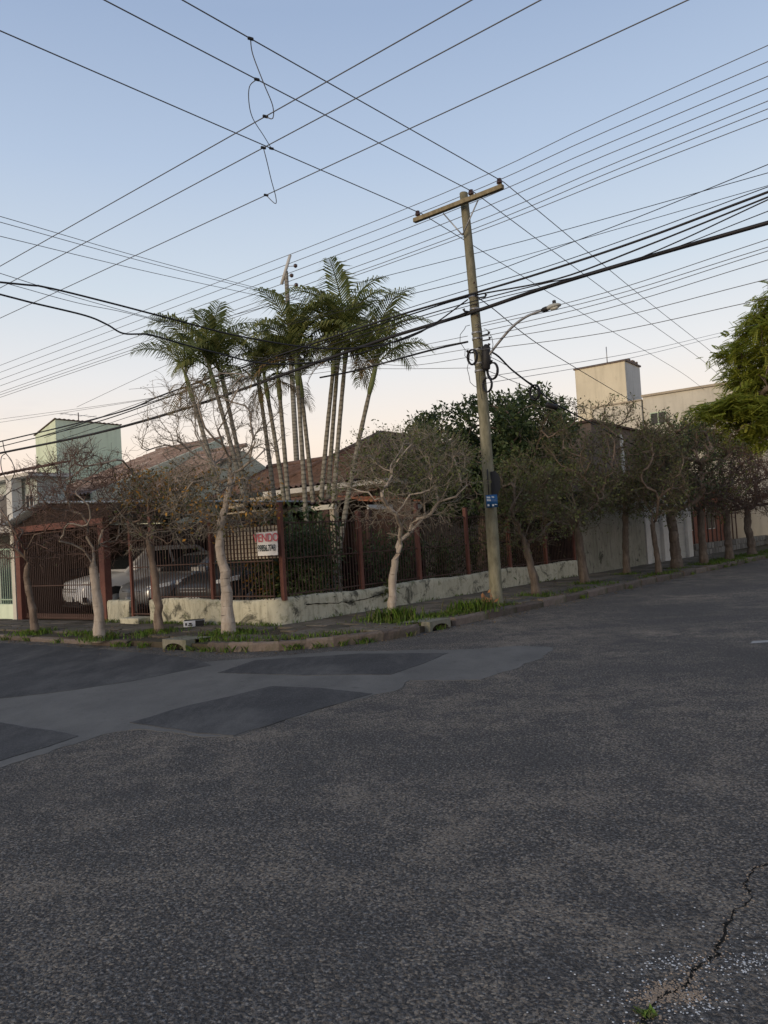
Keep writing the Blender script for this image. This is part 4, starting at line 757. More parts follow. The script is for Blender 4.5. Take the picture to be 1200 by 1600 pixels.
def leafy_tree(name, label, base, trunk, crowns, rb, seed, mat, nleaf, size, clump=.30, barkm=None, group=None, narrow=.42, ntip=220, per=None):
    rng = np.random.default_rng(seed); root = empty(name, (base[0], base[1], .1), label, 'tree', group)
    B = Branching(rng, [(base[0], base[1], .06)] + trunk); top = B.ntrunk
    for c, r in crowns:
        T = in_ell(rng, 8, c, r, .7); B.grow(T[np.argsort(np.linalg.norm(T - np.array(trunk[-1]), axis=1))], int(top * .7), .3, .05)
    for c, r in crowns:
        T = in_ell(rng, ntip // len(crowns), c, r, .6); B.grow(T, top, .25, .04, .9)
    B.mesh(rb, .008, name, (barkm or BRN, GREY), root); P = np.array(B.P); tips = P[np.where(B.child == 0)[0]]
    ci = rng.integers(0, len(tips), nleaf); c0 = np.mean([np.array(c) for c, _ in crowns], 0)
    q = tips[ci] + np.clip(rng.normal(0, 1, (nleaf, 3)), -1.5, 1.5) * clump * np.array((1, 1, .6)); add_leaves(rng, q, size, root, M_[mat], narrow=narrow, up=.5, dirs=unit(q - c0) * .6)
    return root, tips
leafy_tree('yard_tree', 'dense dark green broadleaf tree in the garden behind the wooden pole', (2.6, 21.4), [(2.62, 21.4, 1.0), (2.7, 21.4, 1.9)],
           [((1.75, 21.5, 3.75), (1.15, 1.1, 1.35)), ((3.0, 21.6, 4.0), (1.15, 1.2, 1.45)), ((4.4, 22.4, 4.2), (1.25, 1.2, 1.5)), ((2.9, 21.2, 2.8), (1.9, 1.2, 1.0))], .16, 21, 'leaf_dark', 22000, .135, .19, group='garden trees', ntip=420)
leafy_tree('yard_tree', 'lighter green tree top rising behind the grey twiggy street tree', (5.0, 24.6), [(5.0, 24.6, 1.6), (5.05, 24.6, 3.0)],
           [((5.1, 24.6, 4.85), (1.1, 1.1, 1.05)), ((4.2, 24.6, 4.4), (.9, 1., .9))], .13, 22, 'leaf_mid', 6500, .13, .18, group='garden trees', ntip=200)
# lush roadside tree whose crown hangs in from the right edge: feathery leaves made of leaflets
rng = np.random.default_rng(31); lx, ly = 17.3, 33.4
lush = empty('lush_street_tree', (lx, ly, .1), 'large bright green feathery-leaved tree hanging in from the right edge', 'tree')
B = Branching(rng, [(lx, ly, .06), (lx - .1, ly, 1.6), (lx - .25, ly - .1, 3.4)])
crs = [((16.6, 32.6, 6.2), (2.6, 2.6, 1.6)), ((18.6, 32.8, 8.3), (3.2, 3., 2.4)), ((16.4, 32.4, 8.6), (1.9, 2.2, 1.7)), ((17.6, 32.4, 10.0), (1.8, 2., 1.3)), ((14.8, 32.2, 5.6), (1.8, 1.7, 1.25)), ((20.8, 33, 6.4), (2.6, 2.6, 1.8))]
for c, r in crs:
    T = in_ell(rng, 7, c, r, .6); B.grow(T[np.argsort(np.linalg.norm(T - np.array((lx, ly, 3.4)), axis=1))], int(B.ntrunk * .8), .4, .06)
for c, r in crs: B.grow(in_ell(rng, 75, c, r, .5), B.ntrunk, .3, .05, .9)
B.mesh(.32, .014, 'lush_street_tree', (DRK, BRN), lush); P = np.array(B.P); tips = P[np.where(B.child == 0)[0]]
nl = 10000; q = tips[rng.integers(0, len(tips), nl)] + rng.normal(0, .30, (nl, 3)) * np.array((1, 1, .45))
dirs = unit(rng.normal(0, 1, (nl, 3)) * np.array((1, 1, .35)) + np.array((0, 0, -.25))); side_ = unit(np.cross(dirs, np.array((0, 0, 1.)) + rng.normal(0, .25, (nl, 3)))); V = []; Lr = rng.uniform(.34, .60, nl)[:, None]; nup = np.cross(side_, dirs)
off = np.array((lx, ly, .1))
for k in range(7):
    f = (k + .6) / 7.2; c = q + dirs * Lr * f - np.array((0, 0, 1.)) * Lr * .25 * f * f - off
    for sg_ in (-1, 1):
        ll = Lr * .36 * (1 - .55 * abs(f - .4)); d = unit(side_ * sg_ + dirs * .5 - np.array((0, 0, .25))); V.append(np.stack([c, c + d * ll * .5 + dirs * ll * .27, c + d * ll, c + d * ll * .5 - dirs * ll * .27], 1))
V = np.stack(V, 1).reshape(-1, 3); o = link_mesh('foliage', fast_mesh('foliage', V, np.arange(len(V)).reshape(-1, 4), 4, M_['leaf_bright']), lush); o['kind'] = 'stuff'

# ---- palms: ringed trunks, green crownshafts, arching feather fronds (each frond a part)
def frond_mesh(rng, L, arch, mat, droop=.5, pairs=34):
    """frond in local coords: starts at the origin, leaves along +X and upwards, bends down"""
    k = 16; pts = []; ang = arch; p = np.array((0., 0, 0))
    for i in range(k + 1):
        pts.append(p.copy()); f = i / k; ang = arch - (arch + droop) * f ** 1.35; p = p + np.array((math.cos(ang), 0, math.sin(ang))) * L / k
    pts = np.array(pts); mb = MB(); mb.tube(pts, [.016 * (1 - .8 * i / k) + .002 for i in range(k + 1)], 4)
    V = list(mb.v); F = list(mb.f)
    for i in range(pairs):
        f = .12 + .88 * i / pairs; x = f * k; j = min(k - 1, int(x)); c = pts[j] + (pts[j + 1] - pts[j]) * (x - j); t = unit(pts[j + 1] - pts[j]); up = np.array((-t[2], 0, t[0]))
        ll = L * .30 * math.sin(math.pi * min(1, .12 + f * .86)) ** .6 * rng.uniform(.85, 1.1)
        for sg in (-1, 1):
            d = unit(t * (.55 + .5 * f) + np.array((0, sg, 0)) + up * rng.uniform(.05, .45)); w = unit(np.cross(d, up)) * ll * .036 + t * .004
            m1 = c + d * ll * .5; d2 = unit(d + np.array((0, 0, -.75 - .5 * rng.random()))); e = m1 + d2 * ll * .5; b = len(V)
            V += [tuple(c - w * .5), tuple(c + w * .5), tuple(m1 + w), tuple(m1 - w), tuple(e)]; F += [(b, b + 1, b + 2, b + 3), (b + 3, b + 2, b + 4)]
    me = bpy.data.meshes.new('frond'); me.from_pydata(V, [], F); me.materials.append(mat); return me
rng = np.random.default_rng(41)
fr_up = [frond_mesh(rng, l, a, M_['frond'], d) for l, a, d in ((1.75, 1.42, .35), (1.9, 1.32, .6), (1.7, 1.48, .15))]
fr_mid = [frond_mesh(rng, l, a, M_['frond'], d) for l, a, d in ((1.75, 1.15, 1.0), (1.6, 1.05, 1.15), (1.8, 1.22, .9))]
fr_low = [frond_mesh(rng, l, a, M_['frond'], d) for l, a, d in ((1.35, .65, 1.35), (1.25, .45, 1.45), (1.5, .75, 1.3))]
fr_dry = [frond_mesh(rng, l, a, M_['frond_dry'], d, 22) for l, a, d in ((1.2, -.6, 1.5), (1.35, .0, 1.45))]
plabel = ['short palm at the left end of the clump, lowest crown', 'palm with the bright full crown at left of the clump', 'palm trunk leaning close beside the left full-crowned palm', 'small palm with a hanging dry frond in the left middle', 'thin palm leaning left just behind the middle of the clump', 'short pale-trunked palm in the middle of the clump', 'tall straight palm in the middle with the widest crown', 'shorter palm tucked right behind the tall middle palm', 'left stem of the tall right-hand trio of palms', 'middle stem of the tall right-hand trio of palms', 'tallest palm, right stem of the trio, topmost crown', 'slender palm leaning right, rightmost of the clump']
psize = [1.05, 1.25, 1.05, .95, .95, 1.0, 1.25, .95, .95, 1.05, 1.28, 1.3]
for i, (b0, m0, t0) in enumerate(PALMS):
    root = empty('palm_tree', b0, plabel[i], 'palm', 'garden palm clump'); b0, m0, t0 = map(np.array, (b0, m0, t0)); k = 26; pts = []; rad = []
    for j in range(k + 1):
        f = j / k; p = b0 * (1 - f) ** 2 + 2 * (m0 * 2 - (b0 + t0) / 2) * f * (1 - f) * .5 + 2 * ((b0 + t0) / 2) * f * (1 - f) * .5 + t0 * f * f
        pts.append(p); rad.append((.075 - .025 * f) * (1.06 if j % 2 else .97) * (1.5 if j == 0 else 1))
    MB().tube(pts, rad, 9).build('trunk', M_['palmtrunk'], root)
    d = unit(pts[-1] - pts[-3]); sh = psize[i]; MB().tube([t0 - d * .35 * sh, t0 - d * .15 * sh, t0 + d * .2 * sh, t0 + d * .45 * sh], [.05, .072, .055, .03], 9).build('crownshaft', M_['shaft'], root)
    hub = t0 + d * .30 * sh - b0; nf = 13 if sh > 1.1 else 9; a = rng.uniform(0, 6)
    for j in range(nf):
        kind = fr_up if j < nf * .28 else fr_mid if j < nf * .62 else fr_low
        if j == nf - 1 or (i in (0, 3, 5) and j >= nf - 3): kind = fr_dry
        o = link_mesh('frond', kind[rng.integers(len(kind))], root, Vector(hub - d * (.0 if j < 6 else .12))); o.rotation_euler = (rng.normal(0, .15), rng.normal(0, .12), a); o.scale = [sh * rng.uniform(.85, 1.1)] * 3; a += 2.4 + rng.normal(0, .2)

# ---- shrubs behind the fence
def shrub(name, label, s, d, h, w, mat, seed, n=1800, size=.11, F=RF, narrow=.4, lobes=5):
    rng = np.random.default_rng(seed); p = F(s, d, .1); root = empty(name, p, label, 'shrub', 'shrubs behind the fence'); mb = MB(); tips = []
    for i in range(9):
        a = rng.uniform(0, 6.28); e = np.array(p) + np.array((math.cos(a) * w * rng.uniform(.2, .8), math.sin(a) * w * rng.uniform(.2, .8), h * rng.uniform(.55, .95))); mdl = (np.array(p) + e) / 2 + rng.normal(0, .08, 3)
        mb.tube([p, mdl, e], [.02, .013, .006], 4); tips.append(e); tips.append(mdl)
    mb.build('stems', M_['bark_dark'], root); tips = np.array(tips)
    q = tips[rng.integers(0, len(tips), n)] + rng.normal(0, 1, (n, 3)) * np.array((w * .34, w * .34, h * .16)); q = q[q[:, 2] > .15]
    add_leaves(rng, q, size, root, M_[mat], narrow=narrow, up=.4); return root
shrub('garden_shrub', 'tall dense dark shrub right beside the corner post', 1.5, -1.0, 1.95, .8, 'leaf_dark', 51, 3600, .15, narrow=.25)
shrub('garden_shrub', 'leafy plants at the foot of the palms, filling the bay right of the corner post', 2.5, -1.9, 1.9, .95, 'leaf_dark', 52, 3200, .14)
shrub('garden_shrub', 'dark shrub behind the fence in line with the pale forked tree', 4.6, -1.1, 1.5, .8, 'leaf_dark', 53, 1700, .12)
shrub('garden_shrub', 'glossy leafy plant behind the fence, just left of the wooden pole', 6.3, -.7, 1.2, .5, 'leaf_dark', 54, 900, .13)
shrub('garden_shrub', 'shrub in shadow behind the fence right of the wooden pole', 8.6, -1.0, 1.7, .8, 'leaf_dark', 55, 1800, .12)
shrub('garden_shrub', 'shrub at the far end of the iron fence', 11.0, -1.0, 1.9, .8, 'leaf_brown', 56, 1800, .12)
shrub('garden_shrub', 'yellow-green shrub behind the trellis beside the corner', 1.4, -1.3, 2.3, .6, 'leaf_autumn', 57, 1000, .09, F=LF)
shrub('garden_shrub', 'dark shrub filling the garden behind the trellis', 2.9, -2.4, 1.5, .8, 'leaf_dark', 58, 1400, .11, F=LF)

# ---- grass along kerb and wall (uncountable)
def grass(name, pts, hmin, hmax, mat, seed, w=.008, lean=.5):
    rng = np.random.default_rng(seed); P = np.array(pts); n = len(P); a = rng.uniform(0, 6.28, n); h = rng.uniform(hmin, hmax, n); dx = np.stack([np.cos(a), np.sin(a), 0 * a], 1); px_ = np.stack([-np.sin(a), np.cos(a), 0 * a], 1); ww = (w * rng.uniform(.6, 1.5, n))[:, None]
    mid = P + dx * (h * lean * .35)[:, None] + np.array((0, 0, 1)) * (h * .62)[:, None]; tip = P + dx * (h * lean)[:, None] + np.array((0, 0, 1)) * h[:, None]
    V = np.stack([P - px_ * ww, P + px_ * ww, mid + px_ * ww * .7, tip, mid - px_ * ww * .7], 1).reshape(-1, 3); F = np.arange(n * 5).reshape(n, 5)
    o = link_mesh(name, fast_mesh(name, V, F, 5, mat)); o['kind'] = 'stuff'; return o
gp = []; gt = []; rng = np.random.default_rng(61)
def blob(x, y, z, r, n, to, ry=None):
    q = rng.normal(0, 1, (n, 2)) * np.array((r, ry or r)) * .5
    for a in q: to.append((x + a[0], y + a[1], z))
for (x, y), n, r in zip(tree_xy, (420, 380, 520, 700, 900, 350, 380, 260, 160, 200, 200, 300, 420, 260), (.40, .34, .4, .5, .6, .45, .5, .4, .35, .4, .4, .6, .8, .35)): blob(x, y, .10, r, n, gp)
for s in np.arange(-.2, 5.4, .10):                                   # foot of the left wall
    if 3.7 < s < 4.45: continue
    p = LF(s, .07 + rng.uniform(0, .1), .10); blob(p[0], p[1], .10, .14, int(rng.uniform(2, 26)), gp)
for s in np.arange(.2, 12, .25):
    if rng.random() < .5: p = RF(s, .07, .10); blob(p[0], p[1], .10, .12, 12, gp)
for t_ in np.arange(-9, 26, .16):                                    # behind the kerb
    p, tg, n_ = kerb_pt(t_)
    k = .5 + .5 * math.sin(t_ * 1.3) + .4 * math.sin(t_ * 3.1 + 1)
    if -1.0 < t_ < 7: k += .25
    if k > .55: q = p - n_ * (.26 + rng.uniform(0, .18)); blob(q[0], q[1], .11, .20, int(20 * k), gp)
    if rng.random() < (.40 if -1.5 < t_ < 4 else .10): q = p + n_ * .03; blob(q[0], q[1], .005, .10, int(rng.uniform(10, 34)), gt)
for t_ in np.arange(LARC + 1.2, LARC + 2.9, .1): p, tg, n_ = kerb_pt(t_); q = p - n_ * rng.uniform(.3, .7); blob(q[0], q[1], .11, .22, 60, gp)
for t_ in np.arange(LARC + 16, LARC + 26, .2): p, tg, n_ = kerb_pt(t_); q = p - n_ * rng.uniform(.2, .9); blob(q[0], q[1], .11, .4, 50, gp)
grass('kerb_grass', gp, .03, .12, M_['grass'], 62, .007)
grass('gutter_weeds', gt, .03, .11, M_['grass'], 63, .008, .8)
blobs = []; blob(1.55, 14.75, .11, .45, 260, blobs, .2); blob(.05, 14.05, .11, .5, 260, blobs, .18); grass('tall_grass', blobs, .12, .30, M_['grass'], 64, .008, .35)
cwp = []; blob(.755, 2.60, .003, .03, 26, cwp); blob(.70, 2.50, .003, .03, 30, cwp); grass('crack_weeds', cwp, .008, .02, M_['grass'], 65, .006, 1.2)
# a tall weed against the wall and dry leaves heaped at the foot of the pole
wd = empty('wall_weed', RF(3.15, .12, .1), 'single tall weed growing against the stained wall right of the pale forked tree', 'weed')
sp = RF(3.15, .12, .1); MB().tube([sp, (sp[0] + .03, sp[1], .45), (sp[0] + .02, sp[1], .78)], [.010, .007, .003], 5).build('stem', M_['leaf_mid'], wd)
q = np.array([(sp[0] + rng.normal(0, .07), sp[1] + rng.normal(0, .05), z) for z in rng.uniform(.25, .78, 70)]); add_leaves(rng, q, .10, wd, M_['leaf_mid'])
dl_ = empty('dry_leaves', (1.98, 15.45, .11), 'orange-brown dead leaves heaped at the foot of the wooden pole', 'dead leaves')
q = np.array([(1.90 + rng.normal(0, .09), 15.45 + rng.normal(0, .08), .14 + abs(rng.normal(0, .10))) for _ in range(70)]); add_leaves(rng, q, .11, dl_, leafmat('dead_leaf', (.30, .14, .06), (.38, .20, .10), (.24, .13, .07)), 'leaf_heap')

# ================================================================= wooden pole with its fittings
pb_, pt_ = np.array((2.143, 15.726, .05)), np.array(POLE_TOP)
def on_pole(z): f = (z - pb_[2]) / (pt_[2] - pb_[2]); return pb_ + (pt_ - pb_) * f + np.array((.05 * math.sin(f * 3.1), 0, 0))
pole = empty('utility_pole', (2.143, 15.726, .1), 'tall leaning weathered wooden utility pole with a crossarm on the right kerb', 'utility pole')
mb = MB(); zz = np.linspace(.05, 8.47, 40); V = []; n = 14; rng = np.random.default_rng(71)
for i, z in enumerate(zz):
    c = on_pole(z); r0 = .132 - .050 * i / 39
    for j in range(n): a = 2 * math.pi * j / n; rr_ = r0 * (1 + .05 * math.sin(3 * a + 1) + rng.normal(0, .012)); V.append((c[0] + rr_ * math.cos(a), c[1] + rr_ * math.sin(a), z))
mb.add(V, [(i * n + j, i * n + (j + 1) % n, (i + 1) * n + (j + 1) % n, (i + 1) * n + j) for i in range(39) for j in range(n)], True); mb.add(V[-n:], [tuple(range(n))]); mb.build('pole_shaft', M_['wood'], pole)
ac = np.array(ARM_C); ad = np.array((nR[0], nR[1], 0)); fw = np.array((uR[0], uR[1], 0))
def ARM(t_, w, z): return tuple(ac + ad * t_ - fw * w + np.array((0, 0, z)))
MB().hexa([ARM(a, w, z) for z in (-.044, .044) for a, w in ((ARM_T[0], .12), (ARM_T[1], .12), (ARM_T[1], .22), (ARM_T[0], .22))]).build('crossarm', M_['woodmoss'], pole, bevel=.008)
for sg_ in (-1, 1): MB().tube([ARM(.42 * sg_, .11, -.05), ARM(.0, .10, -.62)], .014, 5).build('brace', M_['gal'], pole)
for t_ in INS_T:
    base = np.array(ARM(t_, .17, .06)); ins = MB().tube([base + np.array((0, 0, z)) for z in (-.02, .02, .021, .045, .05, .075, .08, .11, .12)], [.014, .014, .052, .058, .038, .056, .038, .046, .016], 10).build('insulator', M_['porc'], pole)
for z in (4.85, 5.0, 5.28, 5.5, 5.62, 6.1, 6.35):
    c = on_pole(z); r_ = .132 - .050 * z / 8.4 + .010; MB().tube([(c[0], c[1], z - .02), (c[0], c[1], z + .02)], r_, 14).build('steel_band', M_['gal'], pole)
for z, a in ((5.45, .2), (5.55, .4), (6.05, 3.0), (6.32, .1), (5.22, 3.2), (5.3, .6), (4.98, .3)):
    c = on_pole(z); d = np.array((math.cos(a), -abs(math.sin(a)) - .3, 0)); MB().tube([c + d * .10, c + d * .22, c + d * .24 + np.array((0, 0, .05))], [.014, .018, .03], 6).build('bracket', M_['dark'], pole)
for z in np.linspace(5.5, 6.6, 6):
    c = on_pole(z); MB().tube([c + np.array((.02, -.12, 0)), c + np.array((.02, -.16, 0))], .018, 6).build('bolt', M_['iron'], pole)
rng = np.random.default_rng(5)
loops = MB()
for i in range(6):                                                  # tangle of drop leads around the pole
    z0 = rng.uniform(4.7, 5.9); c = on_pole(z0); a = rng.uniform(-3, 0); pts = []
    for f in np.linspace(0, 1, 9): pts.append(c + np.array((math.cos(a) * (.15 + .25 * math.sin(f * 3.14) * rng.uniform(.6, 1)), -.14 - .05 * f, -.7 * f + .1 * math.sin(f * 6))))
    loops.tube(pts, .006, 4)
loops.build('drop_leads', M_['cable'], pole)
def coil(name, label, c, r_, tube_r, parent=None, tilt=.3):
    mb = MB(); u = Vector((.55, -.45, 0)).normalized(); w = Vector((0, 0, 1)); turns = 5; pts = []
    for i in range(turns * 20 + 1):
        a = 2 * math.pi * i / 20; k = 1 + .05 * math.sin(i * .37); pts.append(Vector(c) + u * math.cos(a) * r_ * .72 * k + w * math.sin(a) * r_ * k + Vector((-.45, -.55, 0)) * (i / (turns * 20) - .5) * .07)
    mb.tube(pts, tube_r, 5); return mb.build(name, M_['cable'], None, label, 'cable coil', 'cable coils')
coil('cable_coil', 'black cable coil strapped to the front of the wooden pole', (1.94, 15.42, 5.10), .15, .012)
coil('cable_coil', 'larger black cable coil hanging right of the wooden pole', (2.327, 15.45, 4.807), .165, .013)
coil('cable_coil', 'lower small black cable coil beside the wooden pole', (2.208, 15.45, 4.532), .14, .011)
coil('cable_coil', 'black cable coil hanging from the sagging cable right of the pole', (3.574, 17.6, 4.704), .17, .016)
sp = MB(); c = Vector((4.20, 18.75, 4.55)); ax = Vector((.75, .25, -.22)).normalized(); sp.tube([c + ax * x for x in (-.17, -.14, .13, .16)], [.025, .065, .065, .025], 10); sp.build('splice_case', M_['dark'], None, 'black torpedo splice case on the sagging cable right of the pole', 'splice case', bevel=0)
spb = MB(); spb.tube([(2.19, 15.45, 4.82), (2.20, 15.45, 4.86), (2.23, 15.45, 5.28), (2.24, 15.45, 5.34)], [.04, .085, .085, .04], 10); spb.build('splice_case', M_['dark'], None, 'upright black splice case fixed beside the wooden pole', 'splice case')
# street lamp
lamp = empty('street_lamp', (2.12, 15.6, 4.9), 'cobra-head street lamp on a curved steel arm from the wooden pole', 'street lamp')
armp = LAMP_ARM[:-1]
sm_ = []
for a, b_ in zip(armp[:-1], armp[1:]):
    for f in np.linspace(0, 1, 5)[:-1]: sm_.append(np.array(a) + (np.array(b_) - np.array(a)) * f)
sm_.append(np.array(armp[-1])); 
for _ in range(3): sm_ = [sm_[0]] + [(sm_[i - 1] + sm_[i] * 2 + sm_[i + 1]) / 4 for i in range(1, len(sm_) - 1)] + [sm_[-1]]
sm_ = sm_[:-3]
MB().tube(sm_, .026, 8).build('arm', M_['gal'], lamp)
ld = unit(sm_[-1] - sm_[-4]); lu = np.array((0, 0, 1.)); lu = unit(lu - ld * (lu @ ld)); lr = np.cross(ld, lu); hb = sm_[-1] - ld * .05
def LP(x, y, z): return tuple(hb + ld * x * .62 + lr * y * .75 + lu * z * .75)
def loft(secs, n=12):
    mb = MB(); V = []
    for x, w, zt, zb in secs:
        for j in range(n): a = 2 * math.pi * j / n; y = w * math.cos(a); z = (zt if math.sin(a) > 0 else -zb) * abs(math.sin(a)) ** .8 * (1 if math.sin(a) > 0 else -1) * (1 if math.sin(a) > 0 else -1); V.append(LP(x, y, z))
    k = len(secs); mb.add(V, [(i * n + j, i * n + (j + 1) % n, (i + 1) * n + (j + 1) % n, (i + 1) * n + j) for i in range(k - 1) for j in range(n)] + [tuple(range(n)), tuple((k - 1) * n + j for j in range(n))[::-1]], True); return mb
loft([(0, .035, .04, .035), (.06, .06, .06, .055), (.18, .075, .065, .06), (.24, .06, .055, .05)]).build('ballast_housing', M_['dark'], lamp)
loft([(.22, .06, .06, .045), (.32, .10, .075, .05), (.50, .12, .07, .05), (.62, .09, .04, .035), (.67, .03, .015, .012)]).build('lamp_head', mottled('grey_lamp_paint', (.34, .35, .33), (.44, .45, .43), 6, .5, 0), lamp)
loft([(.34, .07, -.04, .085), (.48, .085, -.04, .10), (.58, .06, -.035, .07)], 10).build('lens', plain('lamp_lens', (.55, .56, .52), .2), lamp)
MB().tube([LP(.46, 0, .06), LP(.46, 0, .14), LP(.46, 0, .15)], [.035, .035, .02], 8).build('photocell', M_['dark'], lamp)
# octagonal sign seen from behind and the blue street-name plate
st = empty('traffic_sign', SIGN_C, 'dark back of an octagonal traffic sign edge-on beside the pole', 'sign'); sc_ = np.array(SIGN_C); su = np.array((.62, .785, 0)); su = unit(np.array((.42, -.90, 0)))
sn_ = np.cross(su, np.array((0, 0, 1.))); mb = MB(); V = []
for w in (-.003, .003):
    for j in range(8): a = math.pi / 8 + j * math.pi / 4; V.append(tuple(sc_ + su * math.cos(a) * .26 + np.array((0, 0, 1)) * math.sin(a) * .27 + sn_ * w))
mb.add(V, [tuple(range(8)), tuple(range(15, 7, -1))] + [(j, (j + 1) % 8, 8 + (j + 1) % 8, 8 + j) for j in range(8)]); mb.build('plate', plain('sign_back', (.022, .023, .028), .6), st)
MB().tube([tuple(sc_ - sn_ * .02 + np.array((-.12, .02, z))) for z in (-.35, .30)], .012, 6).build('clamp_strip', M_['dark'], st)
bs = empty('street_name_plate', PLATE_C, 'small blue street name plate strapped to the wooden pole', 'sign'); bc = np.array(PLATE_C); bu = unit(np.array((.80, -.45, 0))); bn = unit(np.array((-.45, -.80, 0)))
def BP(x, w, z): return tuple(bc + bu * x + bn * w + np.array((0, 0, z)))
pm = MB(); V = []
for i in range(9):
    x = -.12 + .24 * i / 8; w = -.35 * x * x * 3
    V += [BP(x, w, -.125), BP(x, w, .125), BP(x, w - .006, -.125), BP(x, w - .006, .125)]
pm.add(V, [f for i in range(8) for f in ((i * 4, i * 4 + 4, i * 4 + 5, i * 4 + 1), (i * 4 + 2, i * 4 + 3, i * 4 + 7, i * 4 + 6), (i * 4 + 1, i * 4 + 5, i * 4 + 7, i * 4 + 3), (i * 4, i * 4 + 2, i * 4 + 6, i * 4 + 4))], True); pm.build('plate', plain('blue_enamel', (.015, .10, .27), .4), bs)
whp = plain('white_enamel', (.60, .66, .70), .5)
for x0, x1, z0, z1 in ((-.10, -.02, .065, .10), (.01, .06, .07, .10), (-.10, -.01, .01, .045), (-.09, .05, -.095, -.055), (.06, .11, -.075, -.06)):
    MB().poly([BP(x0, .004 - 1.05 * x0 * x0, z0), BP(x1, .004 - 1.05 * x1 * x1, z0 - .01), BP(x1, .004 - 1.05 * x1 * x1, z1 - .01), BP(x0, .004 - 1.05 * x0 * x0, z1)]).build('lettering', whp, bs)

# ================================================================= overhead lines
def smooth_line(pts, k=6):
    P = [np.array(p) for p in pts]
    if len(P) == 2: return [P[0] + (P[1] - P[0]) * f for f in np.linspace(0, 1, 5)]
    out = []
    for i in range(len(P) - 1):
        p0, p1, p2, p3 = P[max(i - 1, 0)], P[i], P[i + 1], P[min(i + 2, len(P) - 1)]
        for f in np.linspace(0, 1, k, endpoint=False): out.append(.5 * ((2 * p1) + (-p0 + p2) * f + (2 * p0 - 5 * p1 + 4 * p2 - p3) * f * f + (-p0 + 3 * p1 - 3 * p2 + p3) * f ** 3))
    return out + [P[-1]]
for label, rad, cat, group, pts in WIRES:
    nm = {'power line': 'power_line', 'cable': 'overhead_cable', 'jumper wire': 'jumper_wire'}[cat]; L = smooth_line(pts)
    MB().tube(L, rad, 6).build(nm, M_['cable'] if cat == 'cable' else M_['wire'], None, label, cat, group)
cl = ['upper right', 'upper left', 'middle', 'second', 'third', 'lowest']
cn = ['wire clamp on the topmost crossing line', 'wire clamp on the second crossing line from the top', 'wire clamp where the left jumper meets the lower line', 'wire clamp at the foot of the upper jumper', 'wire clamp at the head of the lowest jumper', 'wire clamp at the foot of the lowest jumper']
for p, l_ in zip(CLAMPS, cn): MB().box(p, .085, .035, .04, R(30)).build('wire_clamp', M_['dark'], None, l_, 'clamp', 'wire clamps', bevel=.012)
# far pole behind the palms
fp = empty('utility_pole', (-3.24, 30, .1), 'far utility pole top with a slanted crossarm behind the palms', 'utility pole')
MB().tube([(-3.24, 30, .1), (-3.24, 30, 12.2)], [.13, .08], 10).build('pole_shaft', M_['palmtrunk'], fp)
MB().tube([(-3.44, 30, 11.70), (-3.03, 29.9, 12.80)], .06, 6).build('crossarm', M_['grey'], fp)
for x, z in ((-2.85, 12.35), (-3.02, 11.98), (-2.86, 11.6)): MB().tube([(x, 29.9, z - .07), (x, 29.9, z - .03), (x, 29.9, z + .05), (x, 29.9, z + .08)], [.03, .075, .075, .03], 8).build('insulator', M_['porc'], fp); MB().tube([(x, 29.9, z), (x - .35, 29.95, z + .02)], .014, 4).build('bracket', M_['gal'], fp)

